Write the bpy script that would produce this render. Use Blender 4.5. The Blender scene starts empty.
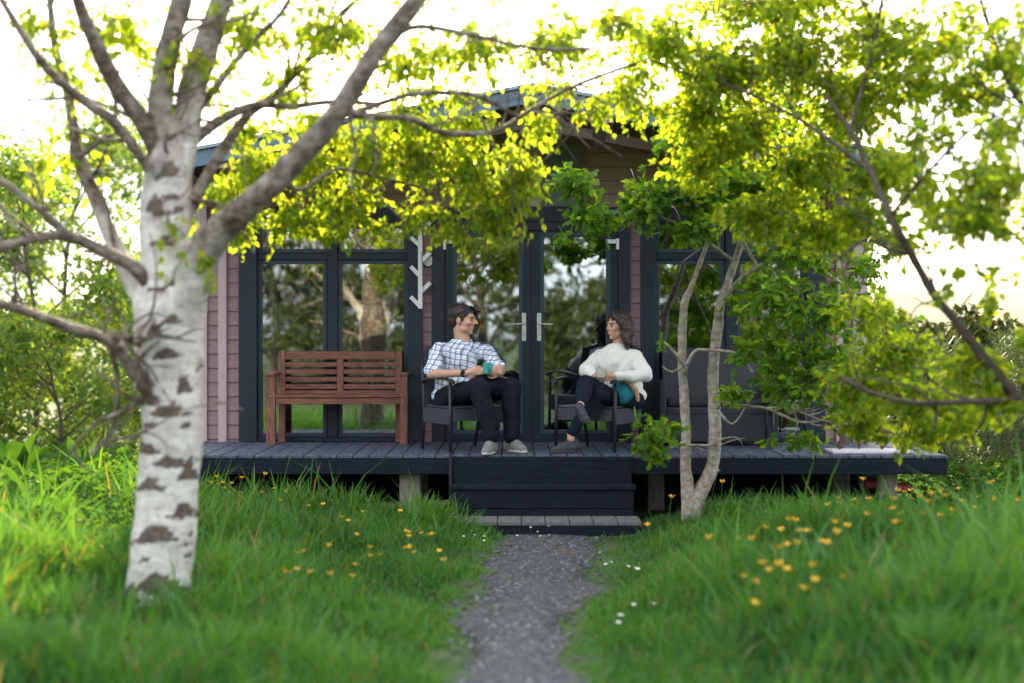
import bpy, math, random
import numpy as np
from mathutils import Vector, Matrix, Euler
R = math.radians
random.seed(7); rng = np.random.default_rng(7)
scene = bpy.context.scene
COL = scene.collection
F = 1600.0; CZ = 1.72; CY = -16.0; HY = 333.0
DECK = 0.64

def P(px, py, D):
    "a point seen at that place of the photograph, D metres away along the view"
    return np.array([(px-512)*D/F, CY+D, CZ+(HY-py)*D/F])

# ------------------------------------------------------------------ tagging / linking
def tag(o, label=None, cat=None, group=None, kind=None):
    if label: o['label'] = label
    if cat: o['category'] = cat
    if group: o['group'] = group
    if kind: o['kind'] = kind
    return o
def empty(name, loc, label, cat, group=None, rz=0):
    o = bpy.data.objects.new(name, None); COL.objects.link(o)
    o.location = [float(v) for v in loc]; o.rotation_euler = (0,0,rz); o.empty_display_size = .2
    return tag(o, label, cat, group)
def link(name, me, m, parent=None, loc=(0,0,0)):
    o = bpy.data.objects.new(name, me); COL.objects.link(o)
    if m is not None:
        for mm in (m if isinstance(m,(list,tuple)) else [m]): me.materials.append(mm)
    if parent is not None: o.parent = parent
    o.location = [float(v) for v in loc]
    return o
def copy_tree(o, parent=None):
    c = o.copy(); COL.objects.link(c); c.parent = parent
    for ch in list(o.children): copy_tree(ch, c)
    return c

# ------------------------------------------------------------------ mesh collecting
class MB:
    def __init__(s): s.v=[]; s.f=[]
    def add(s, v, f):
        b=len(s.v); s.v.extend([tuple(float(c) for c in p) for p in v]); s.f.extend([tuple(b+i for i in q) for q in f]); return s
    def box(s, x0,x1,y0,y1,z0,z1, rot=None, piv=None):
        v=[(x,y,z) for x in (x0,x1) for y in (y0,y1) for z in (z0,z1)]
        if rot is not None:
            M=Euler(rot).to_matrix(); pv=Vector(piv if piv is not None else ((x0+x1)/2,(y0+y1)/2,(z0+z1)/2))
            v=[tuple(M@(Vector(p)-pv)+pv) for p in v]
        return s.add(v,[(0,1,3,2),(4,6,7,5),(0,4,5,1),(2,3,7,6),(0,2,6,4),(1,5,7,3)])
    def bar(s, a, b, w, h, up=(0,0,1)):
        a=Vector(a); b=Vector(b); d=(b-a).normalized(); u=Vector(up)
        sd=d.cross(u)
        if sd.length<1e-4: sd=d.cross(Vector((0,1,0)))
        sd.normalize(); u=sd.cross(d).normalized()
        v=[]
        for p in (a,b):
            for i,j in ((-1,-1),(1,-1),(1,1),(-1,1)): v.append(p+sd*(i*w/2)+u*(j*h/2))
        return s.add(v,[(0,3,2,1),(4,5,6,7),(0,1,5,4),(1,2,6,5),(2,3,7,6),(3,0,4,7)])
    def tube(s, pts, rad, n=8, cap=True):
        pts=[Vector([float(c) for c in p]) for p in pts]; m=len(pts)
        rad=[rad]*m if np.isscalar(rad) else list(rad)
        v=[];f=[]; t0=(pts[1]-pts[0]).normalized()
        u=t0.cross(Vector((0.13,0.97,0.21))).normalized()
        for i in range(m):
            t=(pts[min(i+1,m-1)]-pts[max(i-1,0)]).normalized()
            u=(u-t*u.dot(t)).normalized(); w=t.cross(u)
            for k in range(n):
                a=2*math.pi*k/n; v.append(pts[i]+(u*math.cos(a)+w*math.sin(a))*rad[i])
        for i in range(m-1):
            for k in range(n):
                k2=(k+1)%n; f.append((i*n+k,i*n+k2,(i+1)*n+k2,(i+1)*n+k))
        if cap:
            f.append(tuple(range(n-1,-1,-1))); f.append(tuple((m-1)*n+k for k in range(n)))
        return s.add(v,f)
    def capsule(s, a, b, ra, rb, n=14, sq=(1,1,1)):
        a=np.array(a,float); b=np.array(b,float); d=b-a; L=np.linalg.norm(d)
        d=d/L if L>1e-6 else np.array([0,0,1.])
        pts=[];rad=[]
        for q in np.linspace(-math.pi/2*.97,0,5): pts.append(a+d*ra*math.sin(q)); rad.append(ra*math.cos(q))
        for q in np.linspace(0,math.pi/2*.97,5): pts.append(b+d*rb*math.sin(q)); rad.append(rb*math.cos(q))
        return s.tube(pts,rad,n)
    def chain(s, pts, rads, n=14):
        for i in range(len(pts)-1): s.capsule(pts[i],pts[i+1],rads[i],rads[i+1],n)
        return s
    def ell(s, c, r, M=None, n=16, m=10):
        v=[];f=[]; c=Vector([float(x) for x in c])
        for i in range(1,m):
            th=math.pi*i/m
            for k in range(n):
                a=2*math.pi*k/n; p=Vector((r[0]*math.sin(th)*math.cos(a),r[1]*math.sin(th)*math.sin(a),r[2]*math.cos(th)))
                if M is not None: p=M@p
                v.append(c+p)
        for e in (1,-1):
            p=Vector((0,0,e*r[2])); p=M@p if M is not None else p; v.append(c+p)
        T=len(v)-2;B=len(v)-1
        for i in range(m-2):
            for k in range(n):
                k2=(k+1)%n; f.append((i*n+k,(i+1)*n+k,(i+1)*n+k2,i*n+k2))
        for k in range(n):
            k2=(k+1)%n; f.append((T,k,k2)); f.append((B,(m-2)*n+k2,(m-2)*n+k))
        return s.add(v,f)
    def lathe(s, c, prof, n=24):
        v=[];f=[]
        for r,z in prof:
            for k in range(n):
                a=2*math.pi*k/n; v.append((c[0]+r*math.cos(a),c[1]+r*math.sin(a),c[2]+z))
        for i in range(len(prof)-1):
            for k in range(n):
                k2=(k+1)%n; f.append((i*n+k,i*n+k2,(i+1)*n+k2,(i+1)*n+k))
        f.append(tuple(range(n-1,-1,-1))); f.append(tuple((len(prof)-1)*n+k for k in range(n)))
        return s.add(v,f)
    def mesh(s, name, smooth=False, off=(0,0,0)):
        me=bpy.data.meshes.new(name)
        me.from_pydata([(p[0]-off[0],p[1]-off[1],p[2]-off[2]) for p in s.v],[],s.f)
        if smooth: me.polygons.foreach_set('use_smooth',[True]*len(me.polygons))
        me.update(); return me
    def build(s, name, m, parent=None, bevel=0, smooth=False, off=(0,0,0), loc=(0,0,0)):
        o=link(name,s.mesh(name,smooth,off),m,parent,loc)
        if bevel:
            b=o.modifiers.new('edge','BEVEL'); b.width=bevel; b.segments=2; b.limit_method='ANGLE'; b.angle_limit=R(40)
        return o
    def organic(s, name, m, parent=None, voxel=.008, smooth_it=4, off=(0,0,0), fold=0, fscale=14, seed=0):
        o=link(name,s.mesh(name,True,off),None,None)
        r=o.modifiers.new('r','REMESH'); r.mode='VOXEL'; r.voxel_size=voxel; r.use_smooth_shade=True
        sm=o.modifiers.new('s','SMOOTH'); sm.factor=.6; sm.iterations=smooth_it
        dg=bpy.context.evaluated_depsgraph_get(); dg.update()
        me=bpy.data.meshes.new_from_object(o.evaluated_get(dg))
        old=o.data; o.modifiers.clear(); o.data=me; bpy.data.meshes.remove(old); me.name=name
        if m is not None:
            for mm in (m if isinstance(m,(list,tuple)) else [m]): me.materials.append(mm)
        if fold:
            n=len(me.vertices); co=np.zeros(n*3); me.vertices.foreach_get('co',co); co=co.reshape(-1,3)
            no=np.zeros(n*3); me.vertices.foreach_get('normal',no); no=no.reshape(-1,3)
            d=vnoise(co*fscale,seed)+.5*vnoise(co*fscale*2.3,seed+5)
            co+=no*(d[:,None])*fold; me.vertices.foreach_set('co',co.ravel()); me.update()
        me.polygons.foreach_set('use_smooth',[True]*len(me.polygons))
        if parent is not None: o.parent=parent
        return o

def vnoise(p, seed=0):
    "smooth value noise in -1..1, p is (N,3) or (N,2)"
    p=np.asarray(p,float); 
    if p.shape[1]==2: p=np.c_[p,np.zeros(len(p))]
    i=np.floor(p).astype(np.int64); f=p-i; f=f*f*(3-2*f); out=0
    def h(a,b,c):
        n=(a*73856093)^(b*19349663)^(c*83492791)^(seed*2654435761)
        n=(n^(n>>13))*1274126177 & 0x7fffffff; n=(n^(n>>15))&0xffff
        return n/32767.5-1
    for dx in (0,1):
        for dy in (0,1):
            for dz in (0,1):
                w=(f[:,0] if dx else 1-f[:,0])*(f[:,1] if dy else 1-f[:,1])*(f[:,2] if dz else 1-f[:,2])
                out=out+w*h(i[:,0]+dx,i[:,1]+dy,i[:,2]+dz)
    return out

def quad_mesh(name, v, q, attrs=None, smooth=False):
    v=np.asarray(v,np.float32); q=np.asarray(q,np.int32); n=len(q)
    me=bpy.data.meshes.new(name); me.vertices.add(len(v)); me.vertices.foreach_set('co',v.ravel())
    me.loops.add(n*4); me.loops.foreach_set('vertex_index',q.ravel())
    me.polygons.add(n); me.polygons.foreach_set('loop_start',np.arange(n,dtype=np.int32)*4)
    try: me.polygons.foreach_set('loop_total',np.full(n,4,np.int32))
    except Exception: pass
    if smooth: me.polygons.foreach_set('use_smooth',[True]*n)
    me.update(calc_edges=True)
    for k,a in (attrs or {}).items():
        at=me.attributes.new(k,'FLOAT','POINT'); at.data.foreach_set('value',np.asarray(a,np.float32))
    return me

# ------------------------------------------------------------------ materials
def nmat(name):
    m=bpy.data.materials.new(name); m.use_nodes=True; nt=m.node_tree
    b=nt.nodes['Principled BSDF']; return m,nt,b
def ramp(nt, fac, stops):
    r=nt.nodes.new('ShaderNodeValToRGB'); e=r.color_ramp.elements
    while len(e)<len(stops): e.new(.5)
    for i,(p,c) in enumerate(stops): e[i].position=p; e[i].color=(*c,1) if len(c)==3 else c
    nt.links.new(fac,r.inputs[0]); return r.outputs[0]
def noise(nt, scale, detail=4, stretch=None, coord='Object', rough=.6, dist=0):
    tc=nt.nodes.new('ShaderNodeTexCoord'); n=nt.nodes.new('ShaderNodeTexNoise')
    n.inputs['Scale'].default_value=scale; n.inputs['Detail'].default_value=detail
    n.inputs['Roughness'].default_value=rough; n.inputs['Distortion'].default_value=dist
    if stretch:
        mp=nt.nodes.new('ShaderNodeMapping'); mp.inputs['Scale'].default_value=stretch
        nt.links.new(tc.outputs[coord],mp.inputs[0]); nt.links.new(mp.outputs[0],n.inputs[0])
    else: nt.links.new(tc.outputs[coord],n.inputs[0])
    return n.outputs[0]
def bump(nt, b, h, s=.3, d=.01):
    bp=nt.nodes.new('ShaderNodeBump'); bp.inputs['Strength'].default_value=s; bp.inputs['Distance'].default_value=d
    nt.links.new(h,bp.inputs['Height']); nt.links.new(bp.outputs[0],b.inputs['Normal'])
def mat(name, c1, c2=None, scale=8, rough=.6, bs=.25, stretch=None, metal=0, c3=None, spec=.5, bd=.01):
    m,nt,b=nmat(name); c2=c2 or c1
    h=noise(nt,scale,6,stretch)
    st=[(.3,c1),(.7,c2)] if c3 is None else [(.3,c1),(.55,c2),(.72,c3)]
    nt.links.new(ramp(nt,h,st),b.inputs['Base Color'])
    b.inputs['Roughness'].default_value=rough; b.inputs['Metallic'].default_value=metal
    b.inputs['Specular IOR Level'].default_value=spec
    if bs: bump(nt,b,h,bs,bd)
    return m
def leafmat(name, lo, hi, tr_mul=2.2, transl=.5, top=None):
    m,nt,b=nmat(name)
    at=nt.nodes.new('ShaderNodeAttribute'); at.attribute_name='rnd'
    c=ramp(nt,at.outputs['Fac'],[(0,lo),(.72,hi),(.95,(hi[0]*1.35,hi[1]*1.12,hi[2])),(1,top or (hi[0]*1.5,hi[1]*1.1,hi[2]))])
    nt.links.new(c,b.inputs['Base Color']); b.inputs['Roughness'].default_value=.5; b.inputs['Specular IOR Level'].default_value=.35
    t=nt.nodes.new('ShaderNodeBsdfTranslucent')
    mx=nt.nodes.new('ShaderNodeMix'); mx.data_type='RGBA'; mx.blend_type='MULTIPLY'; mx.inputs[0].default_value=1
    mx.inputs[7].default_value=(tr_mul*1.42,tr_mul*1.05,tr_mul*.35,1); nt.links.new(c,mx.inputs[6]); nt.links.new(mx.outputs[2],t.inputs[0])
    ms=nt.nodes.new('ShaderNodeMixShader'); ms.inputs[0].default_value=transl
    nt.links.new(b.outputs[0],ms.inputs[1]); nt.links.new(t.outputs[0],ms.inputs[2])
    nt.links.new(ms.outputs[0],nt.nodes['Material Output'].inputs[0])
    return m
M={}
M['siding']=mat('pink painted cladding',(.25,.145,.155),(.33,.20,.215),5,.75,.3,(1,1,9))
M['gable']=mat('tan painted cladding',(.27,.17,.13),(.35,.23,.18),5,.75,.3,(1,1,9))
M['trim']=mat('pale pink trim',(.42,.30,.31),(.50,.37,.38),6,.7,.2,(6,6,1))
M['frame']=mat('dark slate frame',(.009,.015,.026),(.013,.022,.036),9,.5,.15,spec=.35)
M['sash']=mat('slate blue sash',(.022,.036,.062),(.030,.048,.080),9,.45,.1,spec=.4)
M['roof']=mat('blue grey roof metal',(.075,.115,.16),(.11,.16,.215),4,.45,.1,metal=.2)
M['soffit']=mat('dark soffit boards',(.05,.03,.022),(.09,.055,.04),6,.8,.3,(1,8,1))
M['purlin']=mat('rafter timber',(.30,.22,.19),(.40,.30,.27),8,.7,.2,(6,1,6))
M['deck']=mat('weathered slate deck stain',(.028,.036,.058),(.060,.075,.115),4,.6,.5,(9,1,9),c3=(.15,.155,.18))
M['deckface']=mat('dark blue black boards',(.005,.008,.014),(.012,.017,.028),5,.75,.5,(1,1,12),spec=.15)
M['greywood']=mat('bare grey boards',(.08,.08,.082),(.17,.165,.16),5,.8,.5,(9,1,9))
M['concrete']=mat('post of mossy concrete',(.16,.15,.12),(.30,.28,.23),9,.9,.6,(3,3,1),c3=(.2,.2,.13))
M['bench']=mat('red brown oiled wood',(.07,.022,.013),(.19,.066,.038),6,.5,.45,(1.2,12,12),c3=(.30,.125,.08))
M['benchv']=mat('red brown oiled upright',(.07,.022,.013),(.19,.066,.038),6,.5,.45,(12,12,1.2),c3=(.32,.15,.10))
M['metalblack']=mat('black powder coat',(.012,.013,.017),(.02,.022,.028),20,.4,.1)
M['white']=mat('white painted wood',(.72,.72,.72),(.8,.8,.8),12,.5,.1)
M['steel']=mat('brushed steel',(.55,.55,.56),(.7,.7,.7),30,.25,.05,metal=.9)
M['skin']=mat('light skin',(.50,.27,.19),(.58,.33,.24),18,.5,.08)
M['skin2']=mat('fair skin',(.54,.30,.22),(.62,.37,.28),18,.5,.08)
M['hairdark']=mat('dark brown hair',(.012,.008,.006),(.045,.028,.02),60,.45,.8,(1,1,.25))
M['hairbrown']=mat('brown wavy hair',(.014,.008,.006),(.065,.034,.024),50,.42,.8,(1,1,.3))
M['jeans']=mat('near black jeans',(.006,.008,.013),(.013,.016,.026),60,.9,.4,spec=.15)
M['leggings']=mat('navy trousers',(.008,.011,.022),(.015,.019,.036),60,.9,.3,spec=.15)
M['wool']=mat('cream wool knit',(.74,.72,.67),(.82,.80,.76),70,.95,.8,bd=.006)
M['shoegrey']=mat('grey canvas shoe',(.13,.125,.12),(.24,.23,.22),50,.8,.3)
M['shoedark']=mat('dark trainer',(.02,.022,.03),(.05,.055,.07),50,.7,.3)
M['sole']=mat('pale rubber sole',(.42,.41,.38),(.5,.48,.45),30,.7,.1)
M['soledark']=mat('dark rubber sole',(.03,.03,.035),(.05,.05,.055),30,.7,.1)
M['teal']=mat('teal glaze',(.03,.26,.26),(.05,.34,.33),9,.25,.05)
M['tealcloth']=mat('teal fabric',(.01,.20,.27),(.02,.27,.35),60,.9,.4)
M['tancloth']=mat('tan fabric',(.45,.27,.15),(.55,.36,.22),60,.9,.4)
M['cup']=mat('pale stoneware',(.40,.42,.40),(.55,.56,.54),14,.35,.05)
M['glassdark']=mat('dark lens',(.008,.008,.01),(.012,.012,.014),5,.12,0)
M['eye']=mat('dark eye',(.02,.012,.01),(.03,.02,.015),5,.2,0)
M['lip']=mat('lips',(.42,.19,.15),(.48,.23,.19),20,.45,0)
M['teeth']=mat('teeth',(.75,.72,.66),(.8,.77,.7),20,.3,0)
M['interior']=mat('indoor wall paint',(.22,.22,.20),(.27,.27,.25),3,.9,.05)
M['floorin']=mat('indoor floorboards',(.14,.10,.07),(.2,.15,.10),4,.5,.1,(9,1,9))
M['pine']=mat('light pine',(.42,.26,.13),(.52,.34,.18),6,.6,.2,(6,6,1))
M['curtain']=mat('pale net curtain',(.42,.44,.40),(.52,.54,.50),8,.9,.3,(20,20,1))
M['bluecloth']=mat('blue cloth',(.05,.10,.22),(.07,.14,.3),20,.9,.3)
M['red']=mat('faded red plastic',(.20,.02,.035),(.30,.035,.05),8,.4,.05)
M['drift']=mat('brown driftwood',(.06,.03,.022),(.14,.08,.06),8,.85,.6,(6,6,1.5))
M['oldplank']=mat('old pale timber',(.20,.15,.10),(.32,.25,.17),6,.85,.4,(1,9,9))
M['twig']=mat('twig bark',(.05,.035,.028),(.12,.09,.07),30,.85,.4)
M['oakbark']=mat('pale oak bark',(.15,.12,.095),(.38,.33,.28),18,.85,.6,(1,1,1.3),c3=(.55,.50,.44),bd=.012)
M['darkbark']=mat('dark lichened bark',(.035,.025,.02),(.10,.075,.06),20,.9,.8,(1,1,.6),bd=.02)
M['leaf_birch']=leafmat('birch leaves',(.058,.122,.014),(.128,.205,.022),3.3,.68)
M['leaf_oak']=leafmat('oak leaves',(.032,.105,.014),(.092,.19,.024),3.1,.55)
M['leaf_back']=leafmat('hedge leaves',(.042,.105,.030),(.105,.185,.055),2.6,.6)
M['leaf_mirror']=leafmat('olive tree leaves',(.020,.040,.010),(.055,.080,.018),1.2,.3)
M['leaf_dark']=leafmat('needle foliage',(.020,.050,.018),(.055,.10,.035),1.6,.3)
M['grass']=leafmat('grass blades',(.013,.072,.016),(.066,.195,.032),2.0,.36,(.22,.18,.08))
M['weed']=leafmat('broad weeds',(.025,.085,.016),(.055,.15,.03),1.8,.4)
M['weed'].node_tree.nodes['Principled BSDF'].inputs['Specular IOR Level'].default_value=.08; M['weed'].node_tree.nodes['Principled BSDF'].inputs['Roughness'].default_value=.8
M['petal']=mat('yellow petals',(.80,.40,.008),(.88,.50,.012),20,.35,0)
M['petalw']=mat('white petals',(.75,.74,.74),(.82,.8,.8),20,.6,0)
M['stalk']=mat('green stalk',(.05,.12,.02),(.08,.17,.03),20,.6,0)

def rattan(hi=(.075,.08,.11)):
    m,nt,b=nmat('woven resin rattan'); tc=nt.nodes.new('ShaderNodeTexCoord')
    mp=nt.nodes.new('ShaderNodeMapping'); mp.inputs['Rotation'].default_value=(R(35),R(35),R(45))
    ck=nt.nodes.new('ShaderNodeTexChecker'); ck.inputs['Scale'].default_value=62
    ck.inputs[1].default_value=(.008,.009,.013,1); ck.inputs[2].default_value=(*hi,1)
    nt.links.new(tc.outputs['Object'],ck.inputs[0]); nt.links.new(ck.outputs[0],b.inputs['Base Color'])
    b.inputs['Roughness'].default_value=.45; bump(nt,b,ck.outputs[1],.5,.004); return m
M['rattan']=rattan(); M['rattandark']=rattan((.030,.034,.052))

def plaid():
    m,nt,b=nmat('white shirt with blue check'); tc=nt.nodes.new('ShaderNodeTexCoord')
    mp=nt.nodes.new('ShaderNodeMapping'); mp.inputs['Rotation'].default_value=(R(8),R(-10),R(30))
    wn=nt.nodes.new('ShaderNodeTexNoise'); wn.inputs['Scale'].default_value=9; nt.links.new(tc.outputs['Object'],wn.inputs[0])
    va=nt.nodes.new('ShaderNodeVectorMath'); va.operation='MULTIPLY_ADD'; va.inputs[1].default_value=(.045,.045,.045); nt.links.new(wn.outputs['Color'],va.inputs[0]); nt.links.new(tc.outputs['Object'],va.inputs[2])
    nt.links.new(va.outputs[0],mp.inputs[0]); sx=nt.nodes.new('ShaderNodeSeparateXYZ'); nt.links.new(mp.outputs[0],sx.inputs[0])
    def stripe(sock,per,ph,w):
        a=nt.nodes.new('ShaderNodeMath'); a.operation='MULTIPLY_ADD'; a.inputs[1].default_value=1/per; a.inputs[2].default_value=ph; nt.links.new(sock,a.inputs[0])
        f=nt.nodes.new('ShaderNodeMath'); f.operation='FRACT'; nt.links.new(a.outputs[0],f.inputs[0])
        c=nt.nodes.new('ShaderNodeMath'); c.operation='LESS_THAN'; c.inputs[1].default_value=w; nt.links.new(f.outputs[0],c.inputs[0]); return c.outputs[0]
    cur=None
    base=nt.nodes.new('ShaderNodeRGB'); base.outputs[0].default_value=(.80,.82,.88,1); cur=base.outputs[0]
    for ax,per,ph,w,col,k in (('X',.044,.1,.30,(.05,.075,.20),.68),('Z',.050,.3,.26,(.05,.075,.20),.68),('X',.044,.66,.14,(.25,.38,.65),.5),('Z',.050,.8,.14,(.25,.38,.65),.5)):
        s=stripe(sx.outputs[ax],per,ph,w); mu=nt.nodes.new('ShaderNodeMath'); mu.operation='MULTIPLY'; mu.inputs[1].default_value=k; nt.links.new(s,mu.inputs[0])
        mx=nt.nodes.new('ShaderNodeMix'); mx.data_type='RGBA'; mx.inputs[7].default_value=(*col,1)
        nt.links.new(mu.outputs[0],mx.inputs[0]); nt.links.new(cur,mx.inputs[6]); cur=mx.outputs[2]
    nt.links.new(cur,b.inputs['Base Color']); b.inputs['Roughness'].default_value=.85; return m
M['plaid']=plaid()

def glass():
    m,nt,b=nmat('coated double glazing'); nt.nodes.remove(b)
    g=nt.nodes.new('ShaderNodeBsdfGlossy'); g.inputs['Roughness'].default_value=.012; g.inputs['Color'].default_value=(.92,.97,1,1)
    t=nt.nodes.new('ShaderNodeBsdfTransparent'); t.inputs[0].default_value=(.72,.76,.75,1)
    lw=nt.nodes.new('ShaderNodeFresnel'); lw.inputs[0].default_value=1.5
    a=nt.nodes.new('ShaderNodeMath'); a.operation='ADD'; a.inputs[1].default_value=.25; nt.links.new(lw.outputs[0],a.inputs[0])
    n=noise(nt,1.3,2); bp=nt.nodes.new('ShaderNodeBump'); bp.inputs['Strength'].default_value=.05; bp.inputs['Distance'].default_value=.02
    nt.links.new(n,bp.inputs['Height']); nt.links.new(bp.outputs[0],g.inputs['Normal'])
    ms=nt.nodes.new('ShaderNodeMixShader'); nt.links.new(a.outputs[0],ms.inputs[0]); nt.links.new(t.outputs[0],ms.inputs[1]); nt.links.new(g.outputs[0],ms.inputs[2])
    nt.links.new(ms.outputs[0],nt.nodes['Material Output'].inputs[0]); return m
M['glass']=glass()

def birchbark():
    m,nt,b=nmat('white birch bark')
    at=nt.nodes.new('ShaderNodeAttribute'); at.attribute_name='scar'
    ln=noise(nt,6,6,(1,1,3.2),rough=.75)                        # fine horizontal lenticels
    base=ramp(nt,ln,[(.30,(.20,.155,.12)),(.40,(.48,.44,.39)),(.60,(.68,.65,.60)),(.80,(.40,.34,.29))])
    nz=noise(nt,26,5,rough=.7); a=nt.nodes.new('ShaderNodeMath'); a.operation='MULTIPLY_ADD'; a.inputs[1].default_value=1.5; a.inputs[2].default_value=-.75
    nt.links.new(nz,a.inputs[0]); s=nt.nodes.new('ShaderNodeMath'); s.operation='ADD'; nt.links.new(a.outputs[0],s.inputs[0]); nt.links.new(at.outputs['Fac'],s.inputs[1])
    k=ramp(nt,s.outputs[0],[(.36,(0,0,0)),(.56,(1,1,1))])
    dark=ramp(nt,noise(nt,40,4),[(.35,(.035,.026,.022)),(.65,(.16,.115,.09))])
    mx=nt.nodes.new('ShaderNodeMix'); mx.data_type='RGBA'; nt.links.new(k,mx.inputs[0]); nt.links.new(base,mx.inputs[6]); nt.links.new(dark,mx.inputs[7])
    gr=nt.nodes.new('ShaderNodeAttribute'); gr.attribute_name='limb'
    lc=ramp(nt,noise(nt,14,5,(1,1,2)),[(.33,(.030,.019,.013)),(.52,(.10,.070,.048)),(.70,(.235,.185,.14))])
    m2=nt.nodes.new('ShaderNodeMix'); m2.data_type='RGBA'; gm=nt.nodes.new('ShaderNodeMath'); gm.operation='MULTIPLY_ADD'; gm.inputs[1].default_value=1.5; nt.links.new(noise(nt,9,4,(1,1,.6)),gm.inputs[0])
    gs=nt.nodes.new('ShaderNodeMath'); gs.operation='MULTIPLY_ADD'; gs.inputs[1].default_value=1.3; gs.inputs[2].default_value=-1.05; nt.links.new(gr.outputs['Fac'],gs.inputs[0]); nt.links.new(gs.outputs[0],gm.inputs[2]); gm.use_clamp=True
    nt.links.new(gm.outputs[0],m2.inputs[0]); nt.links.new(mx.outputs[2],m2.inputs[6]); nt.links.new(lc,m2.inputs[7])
    nt.links.new(m2.outputs[2],b.inputs['Base Color']); b.inputs['Roughness'].default_value=.75
    bump(nt,b,s.outputs[0],.7,-.012); return m
M['birch']=birchbark()

# ------------------------------------------------------------------ ground
def sm(a,b,x): t=np.clip((x-a)/(b-a),0,1); return t*t*(3-2*t)
def gz(x,y):
    x=np.asarray(x,float); y=np.asarray(y,float)
    near=sm(-1.0,-2.6,y)
    z=.17*sm(.75,1.9,x)*near*sm(16,6,np.abs(x)) + .10*sm(-1.2,-3,x)*near
    z=z+.03*vnoise(np.c_[np.ravel(x),np.ravel(y)]*1.1,3).reshape(np.shape(x))*sm(.5,1.2,np.abs(x-.2))*sm(-1.,-2.7,y)
    z=z+sm(25,260,y)*2.2
    return z
def path_c(y): return .22-.20*sm(-2.6,-8.5,np.asarray(y,float))+.05*np.sin(np.asarray(y)*1.1)
def path_w(y): return .36-.14*sm(-3,-8,np.asarray(y,float))
def groundmesh():
    xs=np.unique(np.concatenate([np.linspace(-9,9,150),np.linspace(-60,60,61),np.array([-900,-400,-200,-120,-80,80,120,200,400,900])]))
    ys=np.unique(np.concatenate([np.linspace(-16,4,140),np.linspace(-60,60,61),np.array([-900,-400,-200,-120,-80,80,120,160,200,260,400,900])]))
    X,Y=np.meshgrid(xs,ys); Z=gz(X,Y); v=np.c_[X.ravel(),Y.ravel(),Z.ravel()]
    nx=len(xs); i=np.arange(len(ys)-1)[:,None]*nx+np.arange(nx-1)[None,:]; i=i.ravel()
    return quad_mesh('ground',v,np.c_[i,i+1,i+nx+1,i+nx],smooth=True)
m,nt,b=nmat('soil and short turf')
c=ramp(nt,noise(nt,2.2,8),[(.35,(.030,.060,.012)),(.55,(.055,.095,.022)),(.7,(.10,.095,.05))])
nt.links.new(c,b.inputs['Base Color']); b.inputs['Roughness'].default_value=.95; bump(nt,b,noise(nt,60,4),.8,.03)
tag(link('ground',groundmesh(),m),kind='structure')

# path of gravel
m,nt,b=nmat('dark slate gravel')
vo=nt.nodes.new('ShaderNodeTexVoronoi'); vo.inputs['Scale'].default_value=42; tc=nt.nodes.new('ShaderNodeTexCoord'); nt.links.new(tc.outputs['Object'],vo.inputs[0])
c=ramp(nt,vo.outputs['Color'],[(.1,(.028,.028,.031)),(.6,(.070,.071,.077)),(.9,(.14,.14,.145))])
c2=ramp(nt,noise(nt,9,8,rough=.75),[(.50,(0,0,0)),(.62,(.85,.85,.85))])
mx=nt.nodes.new('ShaderNodeMix'); mx.data_type='RGBA'; mx.inputs[7].default_value=(.085,.075,.045,1)
nt.links.new(c2,mx.inputs[0]); nt.links.new(c,mx.inputs[6]); nt.links.new(mx.outputs[2],b.inputs['Base Color'])
b.inputs['Roughness'].default_value=.85; bump(nt,b,vo.outputs['Distance'],1,.02); M['gravel']=m
ys=np.linspace(-15.2,-2.35,90); us=np.linspace(-1,1,9); v=[];q=[]
for i,y in enumerate(ys):
    for u in us:
        w=path_w(y)+.13*float(vnoise(np.array([[y*1.7,9*(u>0),0]]),9)[0])+.05
        x=path_c(y)+u*w; v.append((x,y,float(gz(x,y))+.006+.012*(1-u*u)))
for i in range(len(ys)-1):
    for k in range(8): a=i*9+k; q.append((a,a+1,a+10,a+9))
tag(link('gravel_path',quad_mesh('gravel_path',v,q,smooth=True),M['gravel']),kind='structure')
# pale gravel yard beside the cabin, far left
v=[];q=[]
for i in range(13):
    for k in range(13): 
        x=-8.4+4.4*k/12; y=1.0+5.5*i/12; v.append((x+.2*math.sin(i*2.1),y+.25*math.sin(k*1.7),float(gz(x,y))+.012))
for i in range(12):
    for k in range(12): a=i*13+k; q.append((a,a+1,a+14,a+13))
tag(link('gravel_yard',quad_mesh('gravel_yard',v,q,smooth=True),mat('pale gravel',(.22,.22,.24),(.36,.36,.39),40,.9,.6)),kind='structure')

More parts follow.
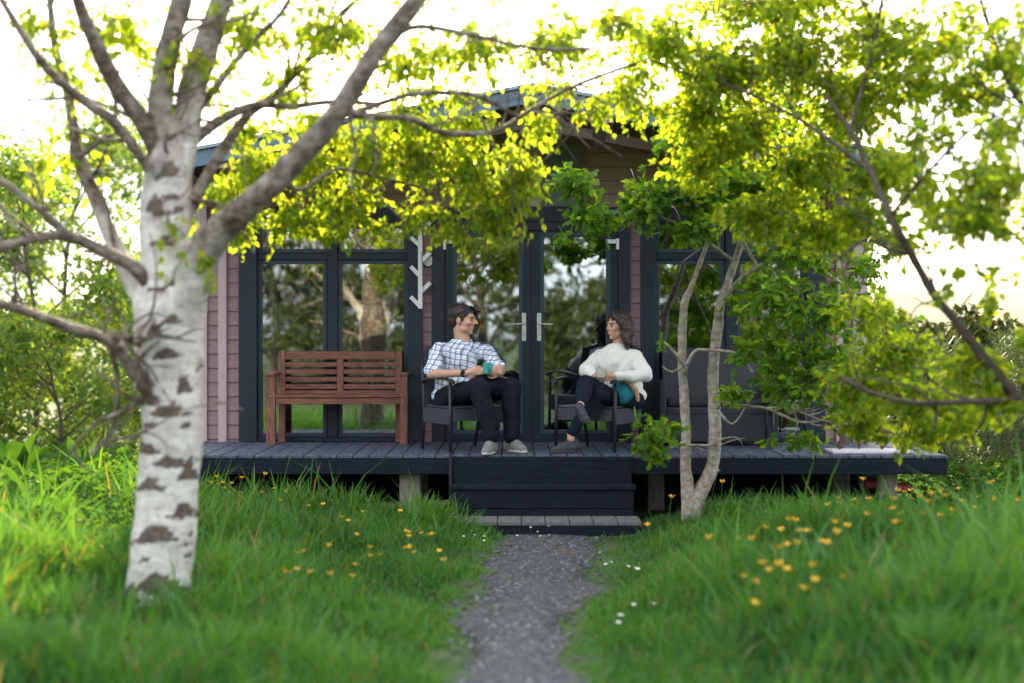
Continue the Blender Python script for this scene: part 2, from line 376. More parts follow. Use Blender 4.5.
def stones(n,name):
    base=np.array([(1,0,0),(0,1,0),(-1,0,0),(0,-1,0)],float)
    y=rng.uniform(-9.5,-2.5,n); x=path_c(y)+rng.normal(0,.5,n)*path_w(y); s=.005+.016*rng.random(n)**2.2
    z=gz(x,y)+.008; a=rng.uniform(0,6.28,n)
    v=[]
    lay=[(-.4,.9),(.25,1.0),(.75,.45)]
    for h,w in lay:
        for k in range(4):
            aa=a+k*1.5708+rng.normal(0,.25,n)
            v.append(np.c_[x+np.cos(aa)*s*w,y+np.sin(aa)*s*w*.8,z+s*h])
    v=np.stack(v,1); q=[]
    for l in (0,1):
        for k in range(4): k2=(k+1)%4; q.append((l*4+k,l*4+k2,l*4+4+k2,l*4+4+k))
    q.append((8,9,10,11)); q=np.array(q)
    Q=(np.arange(n)[:,None,None]*12+q[None]).reshape(-1,4)
    o=link(name,quad_mesh(name,v.reshape(-1,3),Q,{'rnd':np.repeat(rng.random(n),12)}),None)
    m,nt,b=nmat('loose stones'); at=nt.nodes.new('ShaderNodeAttribute'); at.attribute_name='rnd'
    nt.links.new(ramp(nt,at.outputs['Fac'],[(0,(.03,.03,.034)),(.75,(.080,.081,.088)),(1,(.22,.22,.225))]),b.inputs['Base Color']); b.inputs['Roughness'].default_value=.8
    o.data.materials.append(m); return o
tag(stones(12000,'loose_gravel'),'loose dark grey stones scattered over the garden path','gravel',kind='stuff')

# ------------------------------------------------------------------ leaves
T_BIRCH=(np.array([(0,0,0),(.30,.28,.07),(.27,.55,.06),(0,1,0),(-.27,.55,.06),(-.30,.28,.07)]),np.array([(0,1,2,3),(0,3,4,5)]))
def _oak():
    mid=[0,.2,.42,.65,.85,1.0]; w=[.05,.20,.15,.33,.20,.02]
    v=[(0,t,0) for t in mid]+[(ww,t+.04,.05) for t,ww in zip(mid,w)]+[(-ww,t+.04,.05) for t,ww in zip(mid,w)]
    q=[(i,6+i,7+i,i+1) for i in range(5)]+[(i,i+1,13+i,12+i) for i in range(5)]
    return np.array(v),np.array(q)
T_OAK=_oak()
T_DOCK=(np.array([(0,0,0),(.16,.2,.06),(.2,.55,.1),(0,1,-.12),(-.2,.55,.1),(-.16,.2,.06)]),np.array([(0,1,2,3),(0,3,4,5)]))
T_NEEDLE=(np.array([(-.03,0,0),(.03,0,0),(.02,1,0),(-.02,1,0)]),np.array([(0,1,2,3)]))
def leaves(pos, d, size, T, up=.5, g=None):
    "one leaf at each pos, growing along d"
    g=g or rng; n=len(pos); d=d/np.maximum(np.linalg.norm(d,axis=1,keepdims=True),1e-6)
    nr=g.normal(0,1,(n,3)); nr[:,2]=np.abs(nr[:,2])+up; s=np.cross(d,nr); s/=np.maximum(np.linalg.norm(s,axis=1,keepdims=True),1e-6); nn=np.cross(s,d)
    tv,tq=T; size=np.broadcast_to(size,(n,))
    v=pos[:,None,:]+size[:,None,None]*(tv[None,:,0:1]*s[:,None,:]+tv[None,:,1:2]*d[:,None,:]+tv[None,:,2:3]*nn[:,None,:])
    k=len(tv); q=(np.arange(n)[:,None,None]*k+tq[None]).reshape(-1,4)
    rnd=np.repeat(np.clip(g.random(n),0,1),k)
    return v.reshape(-1,3),q,rnd
def join(parts):
    V=[];Q=[];A=[];b=0
    for v,q,a in parts: V.append(v);Q.append(q+b);A.append(a);b+=len(v)
    return np.concatenate(V),np.concatenate(Q),np.concatenate(A)
def blobs(bl, size, T, seed, droop=.3, per=9, tw=True, up=.5):
    """bl: list of (centre, radii, number of leaves). Leaves sit along thin twigs that fan out inside each ellipsoid."""
    g=np.random.default_rng(seed); parts=[]; MBt=MB()
    for c,r,n in bl:
        c=np.asarray(c,float); r=np.asarray(r,float)*np.ones(3); nt_=max(1,n//per)
        u=g.normal(0,1,(nt_,3)); u/=np.linalg.norm(u,axis=1,keepdims=True)
        e=c+u*r*(g.random((nt_,1))**.45); s=c+(e-c)*g.uniform(.15,.6,(nt_,1))+g.normal(0,.15,(nt_,3))*r
        e[:,2]-=droop*r[2]*g.random(nt_)
        t=g.random((nt_,per,1)); mid=(s+e)/2+np.array([0,0,1])*r[2]*.12
        p=s[:,None]*(1-t)**2+mid[:,None]*2*t*(1-t)+e[:,None]*t*t
        d=(e-s)[:,None]+g.normal(0,1,(nt_,per,3))*np.linalg.norm(e-s,axis=1)[:,None,None]*.8
        d[...,2]-=droop*np.linalg.norm(e-s,axis=1)[:,None]*1.2
        p=p.reshape(-1,3)+g.normal(0,.012,(nt_*per,3)); d=d.reshape(-1,3)
        parts.append(leaves(p,d,size*g.uniform(.6,1.2,len(p)),T,up,g))
        if tw:
            for i in range(0,nt_,2):
                MBt.tube([s[i],mid[i],e[i]],[.005,.0035,.0015],4,False)
    V,Q,A=join(parts); return V,Q,A,MBt

def crown(V,Q,A,tw,lm,root,off):
    tv=np.array(tw.v); tq=np.array(tw.f); nl=len(Q)
    me=quad_mesh('crown',np.concatenate([V,tv])-off,np.concatenate([Q,tq+len(V)]),{'rnd':np.concatenate([A,np.zeros(len(tv))])})
    o=link('crown',me,[M[lm],M['twig']],root); mi=np.zeros(len(Q)+len(tq),np.int32); mi[nl:]=1; me.polygons.foreach_set('material_index',mi); return o
def spline(pts, rad, step=.06):
    "catmull-rom through points, with radii"
    p=np.array(pts,float); r=np.array(rad,float); P_=np.vstack([2*p[0]-p[1],p,2*p[-1]-p[-2]]); o=[];ro=[]
    for i in range(1,len(P_)-2):
        n=max(2,int(np.linalg.norm(P_[i+1]-P_[i])/step))
        for k in range(n):
            t=k/n; a,b_,c,d=P_[i-1],P_[i],P_[i+1],P_[i+2]
            o.append(.5*((2*b_)+(-a+c)*t+(2*a-5*b_+4*c-d)*t*t+(-a+3*b_-3*c+d)*t**3)); ro.append(r[i-1]*(1-t)+r[i]*t)
    o.append(p[-1]); ro.append(r[-1]); return np.array(o),np.array(ro)

# ------------------------------------------------------------------ BIRCH in the left foreground
BD=9.2; BX=(160-512)*BD/F; BY=CY+BD; broot=np.array([BX,BY,float(gz(BX,BY))])
SC=BD/F
def bl_(pts): # (px,py,rpx,dD)
    out=[P(a[0],a[1],BD+(a[3] if len(a)>3 else 0)) for a in pts]; return out,[a[2]*SC*(.94 if a[2]>19 else .86) for a in pts]
trunk=[(140,655,62),(149,628,43),(157,592,35),(163,540,33),(168,480,32),(172,430,31),(171,385,33),(169,340,37),(168,305,36),(167,262,29),(166,205,27),(170,166,24),(172,140,17),(175,118,8)]
limbs=[
 [(166,215,15,.05),(162,165,15,.05),(160,120,14.5),(163,80,14),(171,40,13),(182,0,12),(192,-60,10),(196,-130,7)],
 [(172,215,18,0),(178,165,18,0),(186,130,17,.1),(192,92,17,.15),(205,50,15,.2),(222,0,13,.3),(240,-60,11,.4),(250,-140,7,.5)],
 [(166,205,12),(158,160,12),(146,128,11.5,-.05),(117,86,10,-.1),(96,44,9,-.2),(78,0,7,-.3),(60,-60,5,-.4)],
 [(150,170,7,-.15),(137,152,6.5,-.2),(113,121,6,-.3),(76,95,5.5,-.4),(42,62,5,-.5),(5,5,4,-.6),(-20,-40,3,-.6)],
 [(152,310,15),(138,288,13),(114,243,10,.1),(92,190,8.5,.2),(77,150,7.5,.3),(69,98,6,.3),(56,50,5,.4),(50,0,4,.4),(44,-50,3,.4)],
 [(150,285,9,-.1),(132,266,8,-.15),(100,250,7,-.2),(68,236,6.5,-.3),(30,240,5.5,-.4),(-10,250,5,-.5),(-60,262,3,-.6)],
 [(70,236,5.5,-.3),(40,210,4,-.35),(0,180,3.5,-.4),(-40,165,2.5,-.4)],
 [(155,400,8,-.1),(140,382,7.5,-.2),(120,352,7,-.3),(101,337,6.5,-.35),(70,328,6,-.4),(44,318,5.5,-.5),(0,304,5,-.6),(-50,298,3.5,-.7)],
 [(101,337,4,-.35),(125,338,4,-.3),(140,345,4,-.2)],
 [(174,345,26),(183,305,25,-.05),(203,255,19,-.1),(234,218,16,-.2),(281,176,13.5,-.3),(336,115,12.5,-.35),(371,59,11,-.4),(402,20,11,-.4),(440,-30,9,-.4),(480,-80,6,-.4)],
 [(184,240,9,.1),(189,212,8,.2),(219,156,6.5,.4),(250,113,6,.6),(273,98,5.5,.7),(300,68,4.5,.8),(324,43,4,.9),(342,14,3.5,1.0),(363,-4,3,1.0)],
 [(176,175,10,0),(184,152,8,.1),(219,121,6.5,.3),(258,105,5,.5),(289,107,4.2,.6),(332,102,3.5,.7),(380,104,2.6,.9)],
 [(182,140,6,.1),(191,121,5.5,.15),(223,78,4.2,.3),(250,45,3.8,.4),(281,14,3,.4),(300,-20,2.5,.4)],
 [(340,112,6,-.3),(362,116,4.5,-.1),(410,119,4,.2),(445,133,3.6,.4),(496,131,3.2,.7),(531,110,2.8,1.),(575,86,2.4,1.1),(640,62,2,1.2)],
 [(336,118,5,-.3),(362,110,3.8,0),(410,95,3.3,.2),(445,93,3,.4),(477,96,2.8,.5),(520,118,2.2,.8)],
 [(371,60,5,-.35),(410,28,4,-.2),(470,35,3,0),(530,48,2.4,.1),(590,50,2,.2)],
 [(281,176,5,-.2),(300,190,3,.3),(335,170,2.6,.9),(370,175,2.4,1.3),(430,190,1.8,1.6)],
 [(90,455,2.2,-.1),(112,430,2.5,0),(118,390,2.8,0),(113,350,3,0),(108,340,3.4,-.2)],
]
scars=[(172,409,17,9),(142,447,12,9),(167,462,16,8),(188,470,9,13),(149,486,16,8),(183,510,14,10),(156,534,24,12),(158,584,22,13),(130,594,10,14),(190,535,4,4),(188,556,5,4),
 (167,353,13,8),(150,396,9,11),(185,385,7,12),(173,318,8,9),(155,330,7,12),(180,276,9,13),(160,288,10,6),(166,240,10,6),(156,205,7,12),(178,210,8,5),(168,170,12,9),(183,590,10,7),(145,560,6,4),(186,425,6,5),(150,425,7,4),(172,195,9,4)]
def barkmesh(name, defs, root, seg=28, scarlist=None):
    V=[];Q=[];S=[];L=[];b=0
    for di,(pts,rad,isl) in enumerate(defs):
        p,r=spline(pts,rad,.03 if not isl else .06); mb=MB(); n=seg if r.max()>.06 else (12 if r.max()>.025 else 7)
        mb.tube(p,list(r),n,True); v=np.array(mb.v); m_=len(p)
        rr=np.repeat(r,n)[:,None]; cen=np.repeat(p,n,axis=0); dirn=(v-cen)/rr
        sc=vnoise(v*9,4)*.05+vnoise(v*28,5)*.035+vnoise(v*3.5,6)*.06*(0 if isl else 1)
        if isl: sc=sc*1.6+vnoise(v*16,8)*.10
        scar=np.clip(vnoise(v*np.array([9,9,22]),14)-.42,0,1)*1.1
        if not isl and scarlist:
            D=v[:,1]-CY; px=512+v[:,0]*F/D; py=HY-(v[:,2]-CZ)*F/D; front=(dirn[:,1]<.35)
            for (sx,sy,w,h) in [(q[0],q[1],q[2]*1.3,q[3]*1.35) for q in scarlist]:
                u=(px-sx)/w+.25*vnoise(v*13,int(sx)); t=(py-sy)/h+.25*vnoise(v*17,int(sy))      # eyebrow: peaked top edge, tails hanging down on both sides
                tope=-.75+1.15*np.abs(u)**1.2; bote=.75-.25*np.abs(u)+.5*np.clip(np.abs(u)-.5,0,1)
                k=np.minimum(np.minimum((t-tope),(bote-t))*1.6,(1.25-np.abs(u))*1.5)*1.5+.3
                scar=np.maximum(scar,np.where(front,np.clip(k*.9,0,.85),0)); sc=sc+np.where(front,np.clip(k,0,1)*.035,0)
        # rough dark cracks at the foot
        v=cen+dirn*rr*(1+sc[:,None])
        q=np.array([f for f in mb.f if len(f)==4]); V.append(v);Q.append(q+b);S.append(scar)
        L.append(np.full(len(v),1.0) if isl and r.max()<.06 else (np.clip(np.clip((v[:,2]-2.1)/1.6,0,.62)+.28+.8*sm(.1,.6,dirn[:,1]),0,1) if not isl else sm(.0,.9,np.repeat(np.linalg.norm(p-p[0],axis=1),n))*.62+.30)); b+=len(v)  # far side painted browner in place of shade, dimming its reflection in the glass
    return quad_mesh(name,np.concatenate(V)-root,np.concatenate(Q),{'scar':np.concatenate(S),'limb':np.concatenate(L)},smooth=True)
gt=np.random.default_rng(77)
def side_twigs(lims, n, rmul=.45, lmin=35, lmax=120):
    out=[]
    for _ in range(n):
        l=lims[int(gt.integers(len(lims)))]; i=int(gt.integers(0,len(l)-1)); t=gt.random(); a=l[i]; b=l[i+1]
        x=a[0]+(b[0]-a[0])*t; y=a[1]+(b[1]-a[1])*t; r=a[2]+(b[2]-a[2])*t; d=(a[3] if len(a)>3 else 0)
        an=math.atan2(b[1]-a[1],b[0]-a[0])+gt.choice([-1,1])*gt.uniform(.4,1.1); L=gt.uniform(lmin,lmax); r0=min(3.2,max(1.3,r*rmul)); pts=[(x,y,r0,d)]
        for k in range(1,5):
            an+=gt.normal(0,.28)+.05*math.cos(an); x+=math.cos(an)*L/4; y+=math.sin(an)*L/4; d+=gt.normal(0,.07); pts.append((x,y,r0*(1-.2*k)+.2,d))
        out.append(pts)
    return out
tw1=side_twigs([l for l in limbs if l[0][2]<20],95); tw1+=side_twigs(tw1,70,.6,20,60)
defs=[(*bl_(trunk),False)]+[(*bl_(l),True) for l in limbs+tw1]
birch=empty('birch_tree',broot,'big old birch with white scarred trunk standing in the left foreground','tree')
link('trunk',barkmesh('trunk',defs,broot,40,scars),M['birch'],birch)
def B(px,py,D,rx,ry,rz,n): # rx,ry in px ; rz depth metres
    return (P(px,py,D),(rx*D/F,rz,ry*D/F),n)
bb=[B(225,190,10.3,25,35,.5,220),B(260,165,10.6,35,36,.6,460),B(310,160,10.8,40,34,.7,620),B(365,150,10.8,42,42,.7,720),B(420,145,10.9,42,42,.7,720),B(470,165,11,38,42,.6,640),B(510,170,11,26,45,.5,380),
 B(345,205,10.8,40,28,.5,420),B(300,215,10.6,34,24,.5,280),B(420,210,10.9,36,20,.5,170),B(490,215,11,30,24,.5,230),B(240,225,10.4,22,30,.3,130),B(540,120,10.8,30,40,.5,150),
 B(470,45,10.2,70,32,.8,380),B(400,60,10.2,50,36,.8,260),B(560,40,10.4,60,36,.8,360),B(330,30,10,60,36,.8,380),B(250,25,9.8,50,30,.8,260),B(290,85,10,40,28,.6,150),B(120,30,9.6,60,34,.8,240),B(60,60,9.4,50,45,.8,110),B(200,60,9.4,50,50,.7,130),B(620,85,10.6,45,30,.6,130),
 B(170,230,9.0,28,50,.1,22),B(210,265,9.0,22,18,.2,26),B(60,150,9.5,60,60,.6,90),B(40,20,9.5,40,30,.6,90),B(440,-40,10.2,140,40,.9,500),B(200,-50,9.8,180,45,1.,500),B(620,20,10.2,40,30,.7,200)]
bb+=[B(590,105,11,40,22,.5,110),B(640,110,11,30,20,.5,80),B(440,95,10.9,60,18,.5,150),B(560,85,11,40,16,.5,80),B(240,200,10.4,30,40,.4,60),B(280,225,10.6,34,22,.4,70),B(330,232,10.7,34,16,.4,50),B(390,225,10.8,40,16,.4,60),B(450,232,10.9,36,20,.4,80),B(500,205,11,40,45,.4,160),B(530,170,11,30,40,.4,120),B(250,130,10.4,40,20,.5,110),B(320,120,10.6,46,18,.5,150),B(400,115,10.6,46,20,.5,180),B(470,125,10.8,50,22,.5,200)]
bb=[(c,r,int(n*(1.5 if i<13 else 2.1))) for i,(c,r,n) in enumerate(bb)]
V,Q,A,tw=blobs(bb,.056,T_BIRCH,21,droop=.75,per=8)
# hanging birch catkin twigs
g=np.random.default_rng(5)
for i in range(60):
    c=bb[int(g.integers(1,12))][0]; a=c+g.normal(0,.18,3); tw.tube([a,a+[.01,0,-.12],a+[.015,0,-.12-g.uniform(.05,.25)]],[.004,.003,.002],4,False)
crown(V,Q,A,tw,'leaf_birch',birch,broot)

# ------------------------------------------------------------------ OAK beside the steps
OD=13.6; oroot=np.array([(691-512)*OD/F,CY+OD,0]); oroot[2]=float(gz(oroot[0],oroot[1]))
def tubes(defs, D0, root, name, m, parent, rough=.12, seed=1, rs=1.0):
    V=[];Q=[];b=0
    for l in defs:
        pts=[P(a[0],a[1],D0+(a[3] if len(a)>3 else 0)) for a in l]; rad=[a[2]*D0/F*rs for a in l]
        p,r=spline(pts,rad,.05); mb=MB(); n=14 if r.max()>.03 else 7; mb.tube(p,list(r),n,True); v=np.array(mb.v)
        cen=np.repeat(p,n,axis=0); d=v-cen; s=1+rough*(vnoise(v*14,seed)+.6*vnoise(v*40,seed+1)); v=cen+d*s[:,None]
        V.append(v);Q.append(np.array([f for f in mb.f if len(f)==4])+b); b+=len(v)
    return link(name,quad_mesh(name,np.concatenate(V)-root,np.concatenate(Q),smooth=True),m,parent)
oak=empty('oak_tree',oroot,'young twin stemmed oak with pale bark rising right beside the dark steps','tree')
otr=[[(690,524,17),(690,505,13),(686,470,8.5),(686,430,7.8),(684,395,7.2),(682,350,6.8),(684,305,6.2),(689,292,5)],
 [(686,300,5.5),(693,282,4.2),(703,255,3.8),(712,232,3.4),(722,195,3,.1),(730,150,2.4,.2)],
 [(694,520,15),(698,498,12),(711,470,10.5),(715,440,10),(714,400,9.4),(713,375,9),(717,330,8.4),(722,300,7.2),(735,262,6,.1),(744,228,5,.1),(752,180,4,.2),(765,130,3,.2)],
 [(722,300,5),(742,278,3.6,-.1),(765,262,3,-.2),(785,235,2.4,-.2)],
 [(684,372,3.4,-.05),(694,352,3,-.1),(706,350,2.4,-.1),(738,354,2.2,-.2),(752,372,1.8,-.2)],
 [(686,368,3,-.1),(674,352,2.6,-.2),(664,342,2,-.2)],
 [(686,365,2,-.1),(672,372,1.6,-.1),(662,366,1.2,-.1)],
 [(716,400,3,-.1),(740,405,2.4,-.25),(765,408,2.4,-.3),(780,414,2.4,-.35),(800,422,2.2,-.4),(822,420,1.8,-.4),(842,409,1.5,-.4)],
 [(765,408,1.8,-.3),(790,408,1.6,-.3),(815,418,1.4,-.4),(850,428,1.,-.4)],
 [(716,408,2,-.1),(732,424,1.6,-.2),(745,408,1.4,-.2),(752,395,1,-.2)],
 [(688,440,2.2,-.1),(670,448,1.7,-.3),(655,452,1.4,-.4),(640,448,1,-.5)],
 [(689,445,2.2,-.1),(712,445,1.8,-.1),(722,438,1.2,-.1)],
 [(744,230,4,.1),(775,240,3,0),(810,262,2.5,-.1),(850,290,2,-.2)],
 [(735,262,3,.1),(690,230,2.4,0),(655,215,2,-.1),(625,200,1.4,-.1)],
 [(742,240,3,0),(770,290,2.6,-.2),(790,330,2.2,-.3),(800,370,1.6,-.3)]]
tubes(otr+side_twigs(otr[3:4]+otr[7:9]+otr[11:],22,.5,18,50),OD,oroot,'trunk',M['oakbark'],oak,.14,3,.64)
ob=[B(655,190,13.2,38,26,.4,230),B(700,185,13.2,45,34,.5,330),B(745,180,13.3,45,36,.5,330),B(640,210,13.2,24,22,.3,110),B(690,225,13.2,40,20,.4,150),
 B(575,180,13.4,36,22,.3,150),B(590,215,13.3,36,22,.3,170),B(560,235,13.3,12,10,.15,14),
 B(790,200,13.2,50,36,.5,300),B(800,250,13.0,55,32,.5,260),B(780,300,13.0,44,34,.5,240),B(830,310,12.9,50,36,.5,270),B(770,350,13.0,46,30,.4,240),B(830,360,12.9,52,34,.5,300),B(790,385,12.9,50,22,.4,170),B(745,300,13.3,26,20,.3,60),
 B(655,432,13.1,32,24,.35,150),B(650,452,13.1,20,14,.3,50),B(664,350,13.4,10,8,.1,10),B(732,392,13.3,24,14,.3,60),B(800,440,13.1,42,12,.3,50),B(690,130,13.2,50,34,.5,300),B(770,110,13.3,60,40,.6,340),B(870,260,13,36,40,.5,130),B(850,400,12.9,40,20,.4,120)]
V,Q,A,tw=blobs([(c,r,int(n*1.7)) for c,r,n in ob],.088,T_OAK,31,droop=.25,per=7,up=.8)
crown(V,Q,A,tw,'leaf_oak',oak,oroot)

# ------------------------------------------------------------------ leaning tree on the right, close to the camera
RD=9.6; rroot=P(1180,640,RD); rroot[2]=float(gz(rroot[0],rroot[1]))
lean=empty('leaning_tree',rroot,'thin dark tree leaning in from the right edge, its leaves filling the upper right','tree')
lt=[[(1182,650,14),(1150,580,12),(1090,490,9),(1040,425,7.5),(1000,378,6.6),(961,328,5.8),(932,292,5.3),(911,254,5),(890,216,4.6),(870,170,4,.3),(850,130,3.4,.5),(825,95,2.6,.8)],
 [(1000,378,4.5),(1015,398,4.6,-.1),(960,402,3.6,-.1),(910,402,3.2,0),(870,392,2.8,.2),(840,376,2,.3)],
 [(1090,490,6),(1060,300,5,.1),(1030,130,4,.1),(1000,60,3.4,.2),(980,0,2.6,.2)],
 [(911,254,3),(890,250,2.4,.2),(865,240,2,.3),(835,262,1.5,.3)],
 [(890,216,3),(930,170,2.4,-.2),(970,130,2,-.3),(1010,110,1.4,-.3)],
 [(870,170,3,.3),(800,120,2.4,.7),(740,90,2,1),(690,75,1.6,1.2),(650,60,1.2,1.2)],
 [(850,130,3,.5),(870,60,2.4,.6),(880,10,2,.6),(890,-40,1.4,.6)],
 [(961,328,2.5),(940,300,1.8,.1),(925,262,1.4,.1)],
 [(1060,300,3,.1),(1020,240,2.2,0),(980,215,1.8,0),(940,200,1.3,0)]]
tubes(lt+side_twigs(lt[1:],50,.5,30,100),RD,rroot,'trunk',M['darkbark'],lean,.25,8,.8)
rb=[B(660,40,11,50,34,.7,420),B(720,70,11,60,44,.8,820),B(790,60,11,60,50,.9,850),B(850,100,10.8,55,50,.8,800),B(740,130,11.2,60,40,.8,700),B(810,160,11,55,40,.7,620),B(690,110,11.2,40,36,.6,340),
 B(880,40,10.6,60,44,.8,560),B(940,40,10.2,60,40,.8,300),B(880,170,10.4,45,36,.6,420),B(925,140,9.6,34,40,.5,150),B(965,415,10.2,44,26,.4,150),B(905,440,10.9,40,16,.4,90),B(1000,400,9.6,30,24,.4,90),B(860,215,10.4,40,30,.5,250),B(990,180,9.0,45,40,.5,420),B(960,215,9.0,44,28,.4,230),B(1000,130,9.2,36,30,.4,120),B(1010,30,9.4,40,40,.5,90),
 B(960,270,9.2,60,36,.4,40),B(1000,300,9.2,30,24,.4,30),B(870,310,11.2,50,34,.5,280),B(900,350,10.8,55,36,.5,420),B(860,380,10.8,55,34,.5,400),B(920,395,10.4,52,34,.5,340),B(975,365,9.8,45,34,.4,280),B(870,420,11,48,20,.4,180),B(930,430,10.6,40,20,.3,110),
 B(770,0,11,120,40,.9,900),B(1010,230,9,40,20,.3,60),B(640,75,11,30,24,.5,90),B(1080,200,9.2,60,90,.6,700),B(1070,340,9.4,60,60,.6,500),B(960,90,10,60,34,.7,230),B(1000,60,9.8,40,44,.6,200),B(910,85,10.4,50,40,.7,280),B(930,190,9.6,40,34,.5,170),B(900,240,10.4,34,26,.4,110),B(760,210,11.2,60,36,.6,420),B(700,160,11.2,50,34,.6,340),B(830,230,10.9,50,34,.5,300),B(1080,60,9.4,70,60,.6,400),B(900,-50,10.5,160,40,.9,900)]
V,Q,A,tw=blobs([(c,r,int(n*2.3)) for c,r,n in rb],.062,T_BIRCH,41,droop=.45,per=9)
crown(V,Q,A,tw,'leaf_birch',lean,rroot)

# ------------------------------------------------------------------ generic trees and bushes
def make_tree(name, h, r, nleaf, leaf, T, lm, seed, label, cat, group, loc, trunk_h=.35, tr=.06, droop=.2, bark='twig', nb=9):
    g=np.random.default_rng(seed); root=empty(name,loc,label,cat,group); mb=MB(); bl=[]
    top=np.array([g.normal(0,.1)*r,g.normal(0,.1)*r,h*.86]); p,rr=spline([(0,0,-.1),(.06*r,0,h*.3),(-.05*r,.04*r,h*.6),top],[tr,tr*.75,tr*.5,tr*.15],.2)
    mb.tube(p,list(rr),8)
    for i in range(nb):
        a=2*math.pi*(i+g.random()*.6)/nb*1.9; z=h*(trunk_h+(1-trunk_h)*(.05+.85*i/nb)); q=r*(1-.45*((z/h-.5)*1.5)**2)*g.uniform(.5,.8)
        s=p[int(len(p)*min(.95,max(.1,(z-.25*r)/h)))]; e=np.array([math.cos(a)*q,math.sin(a)*q,z])
        pp,r2=spline([s,(s+e)/2+[0,0,.08*r],e],[tr*.45,tr*.3,tr*.1],.2); mb.tube(pp,list(r2),5)
        k=g.uniform(.42,.62)*r; bl.append((e,(k,k,k*.75*min(1.4,h/(3*r)+.5)),int(nleaf/nb)))
    bl.append((top,(r*.45,r*.45,h*.14),int(nleaf/nb)))
    mb.build('trunk',M[bark],root,smooth=True)
    V,Q,A,tw=blobs(bl,leaf,T,seed+1,droop=droop,per=10,tw=False)
    link('crown',quad_mesh('crown',V,Q,{'rnd':A}),M[lm],root); return root
def place(proto, spots):
    for (x,y,s,rz,label) in spots:
        c=copy_tree(proto); c.location=(x,y,float(gz(x,y))); c.scale=(s,s,s); c.rotation_euler=(0,0,rz); c['label']=label

gl='leafy trees in the thicket left of the cabin'
t1=make_tree('thicket_tree',4.5,1.75,13000,.085,T_BIRCH,'leaf_back',101,'light green bushy tree in the thicket just left of the birch trunk','tree',gl,(-6.6,6.0,0),.12,.05)
place(t1,[(-9.0,7.5,1.02,1.9,'light green bushy tree at the far left edge of the thicket'),(-4.9,9.0,.86,3.6,'light green bushy tree glimpsed between birch trunk and cabin'),(-8.0,3.2,.62,5.0,'lower leafy tree in front of the thicket at the far left'),(-12.0,9.5,1.0,.6,'light green bushy tree beyond the left edge of the thicket'),(-7.6,11.5,1.3,2.6,'tallest light green tree at the back of the thicket')])
t2=make_tree('thicket_shrub',2.1,1.35,9000,.075,T_BIRCH,'leaf_back',102,'dense green shrub low in the thicket behind the birch trunk','shrub','shrubs under the thicket left of the cabin',(-5.6,3.6,0),.05,.03)
place(t2,[(-7.6,1.8,.92,2.0,'dense green shrub nearest the left edge of the photo'),(-6.5,8.2,1.1,4.1,'dense green shrub at the back of the gravel yard'),(-9.2,4.5,1.1,5.5,'dense green shrub at the far left behind the tall weeds')])
t3=make_tree('field_shrub',2.05,1.5,8000,.09,T_BIRCH,'leaf_mirror',103,'rounded green shrub behind the right end of the deck','shrub','shrubs beyond the right end of the deck',(5.6,3.6,0),.05,.03)
place(t3,[(8.2,6.5,.95,2.5,'rounded green shrub at the right edge beyond the deck'),(6.6,9.5,.98,4.4,'rounded green shrub farthest off under the pale hill'),(10.5,9.0,1.0,1.2,'rounded green shrub outside the right edge beyond the deck')])
t4=make_tree('broom_bush',1.75,1.05,9000,.13,T_NEEDLE,'leaf_dark',104,'dark feathery bush growing against the right end of the deck','shrub','dark feathery bushes at the right',(5.05,-.3,0),.02,.03,droop=-.3)
place(t4,[(4.55,-1.1,.62,2.2,'smaller dark feathery bush at the front right corner of the deck'),(6.1,-.6,1.0,4.2,'dark feathery bush at the right edge of the photo')])
gb='trees behind the photographer mirrored in the glass'
t5=make_tree('garden_tree',6.8,3.1,11000,.18,T_BIRCH,'leaf_mirror',105,'tall tree mirrored in the door glass','tree',gb,(-.9,-24.5,0),.22,.14,bark='darkbark',nb=12)
place(t5,[(-6.2,-25.5,.9,1.1,'tall tree mirrored in the left window'),(4.6,-24.0,.95,2.2,'tall tree mirrored in the right hand door'),(9.8,-26,1.0,3.3,'tall tree mirrored in the right window'),(-11.5,-27,1.05,4.4,'tall tree mirrored at the left edge of the glass')])
t7=copy_tree(t5); t7.location=(-8.9,1.2,0); t7.scale=(.8,.8,.8); t7['label']='added unseen tree outside the left edge that shades the weeds by the birch'  # stays out of view; added to keep the sun off the left grass
t8=copy_tree(t5); t8.location=(-9.8,-3.6,0); t8.scale=(.75,.75,.75); t8.rotation_euler=(0,0,2.2); t8['label']='added unseen tree outside the left edge level with the birch, for shade'  # second unseen tree, added to shade the ground left of the birch
for t_ in (t7,t8): t_['group']='added unseen shade trees outside the left edge'
t6=make_tree('garden_shrub',3.0,2.3,9000,.13,T_BIRCH,'leaf_mirror',106,'broad shrub mirrored low in the door glass','shrub','shrubs behind the photographer mirrored in the glass',(2.2,-21,0),.05,.05)
place(t6,[(-3.6,-22,1,1,'broad shrub mirrored low in the left window'),(6.8,-21,.9,2,'broad shrub mirrored low in the right window')])

# hills
xs=np.linspace(-320,420,75); v=[];q=[]
for i,x in enumerate(xs):
    t=8.6+2.2*math.sin(x*.013+.4)+1.1*math.sin(x*.041)+.5*math.sin(x*.13)
    for (yy,k) in ((225,0),(260,.55),(300,1),(360,.9)): v.append((x,yy,k*t+1.5*(1-k)))
for i in range(len(xs)-1):
    for k in range(3): a=i*4+k; q.append((a,a+4,a+5,a+1))
tag(link('hills',quad_mesh('hills',v,q,smooth=True),mat('distant pasture',(.16,.17,.07),(.26,.24,.12),.04,.95,0)),kind='structure')

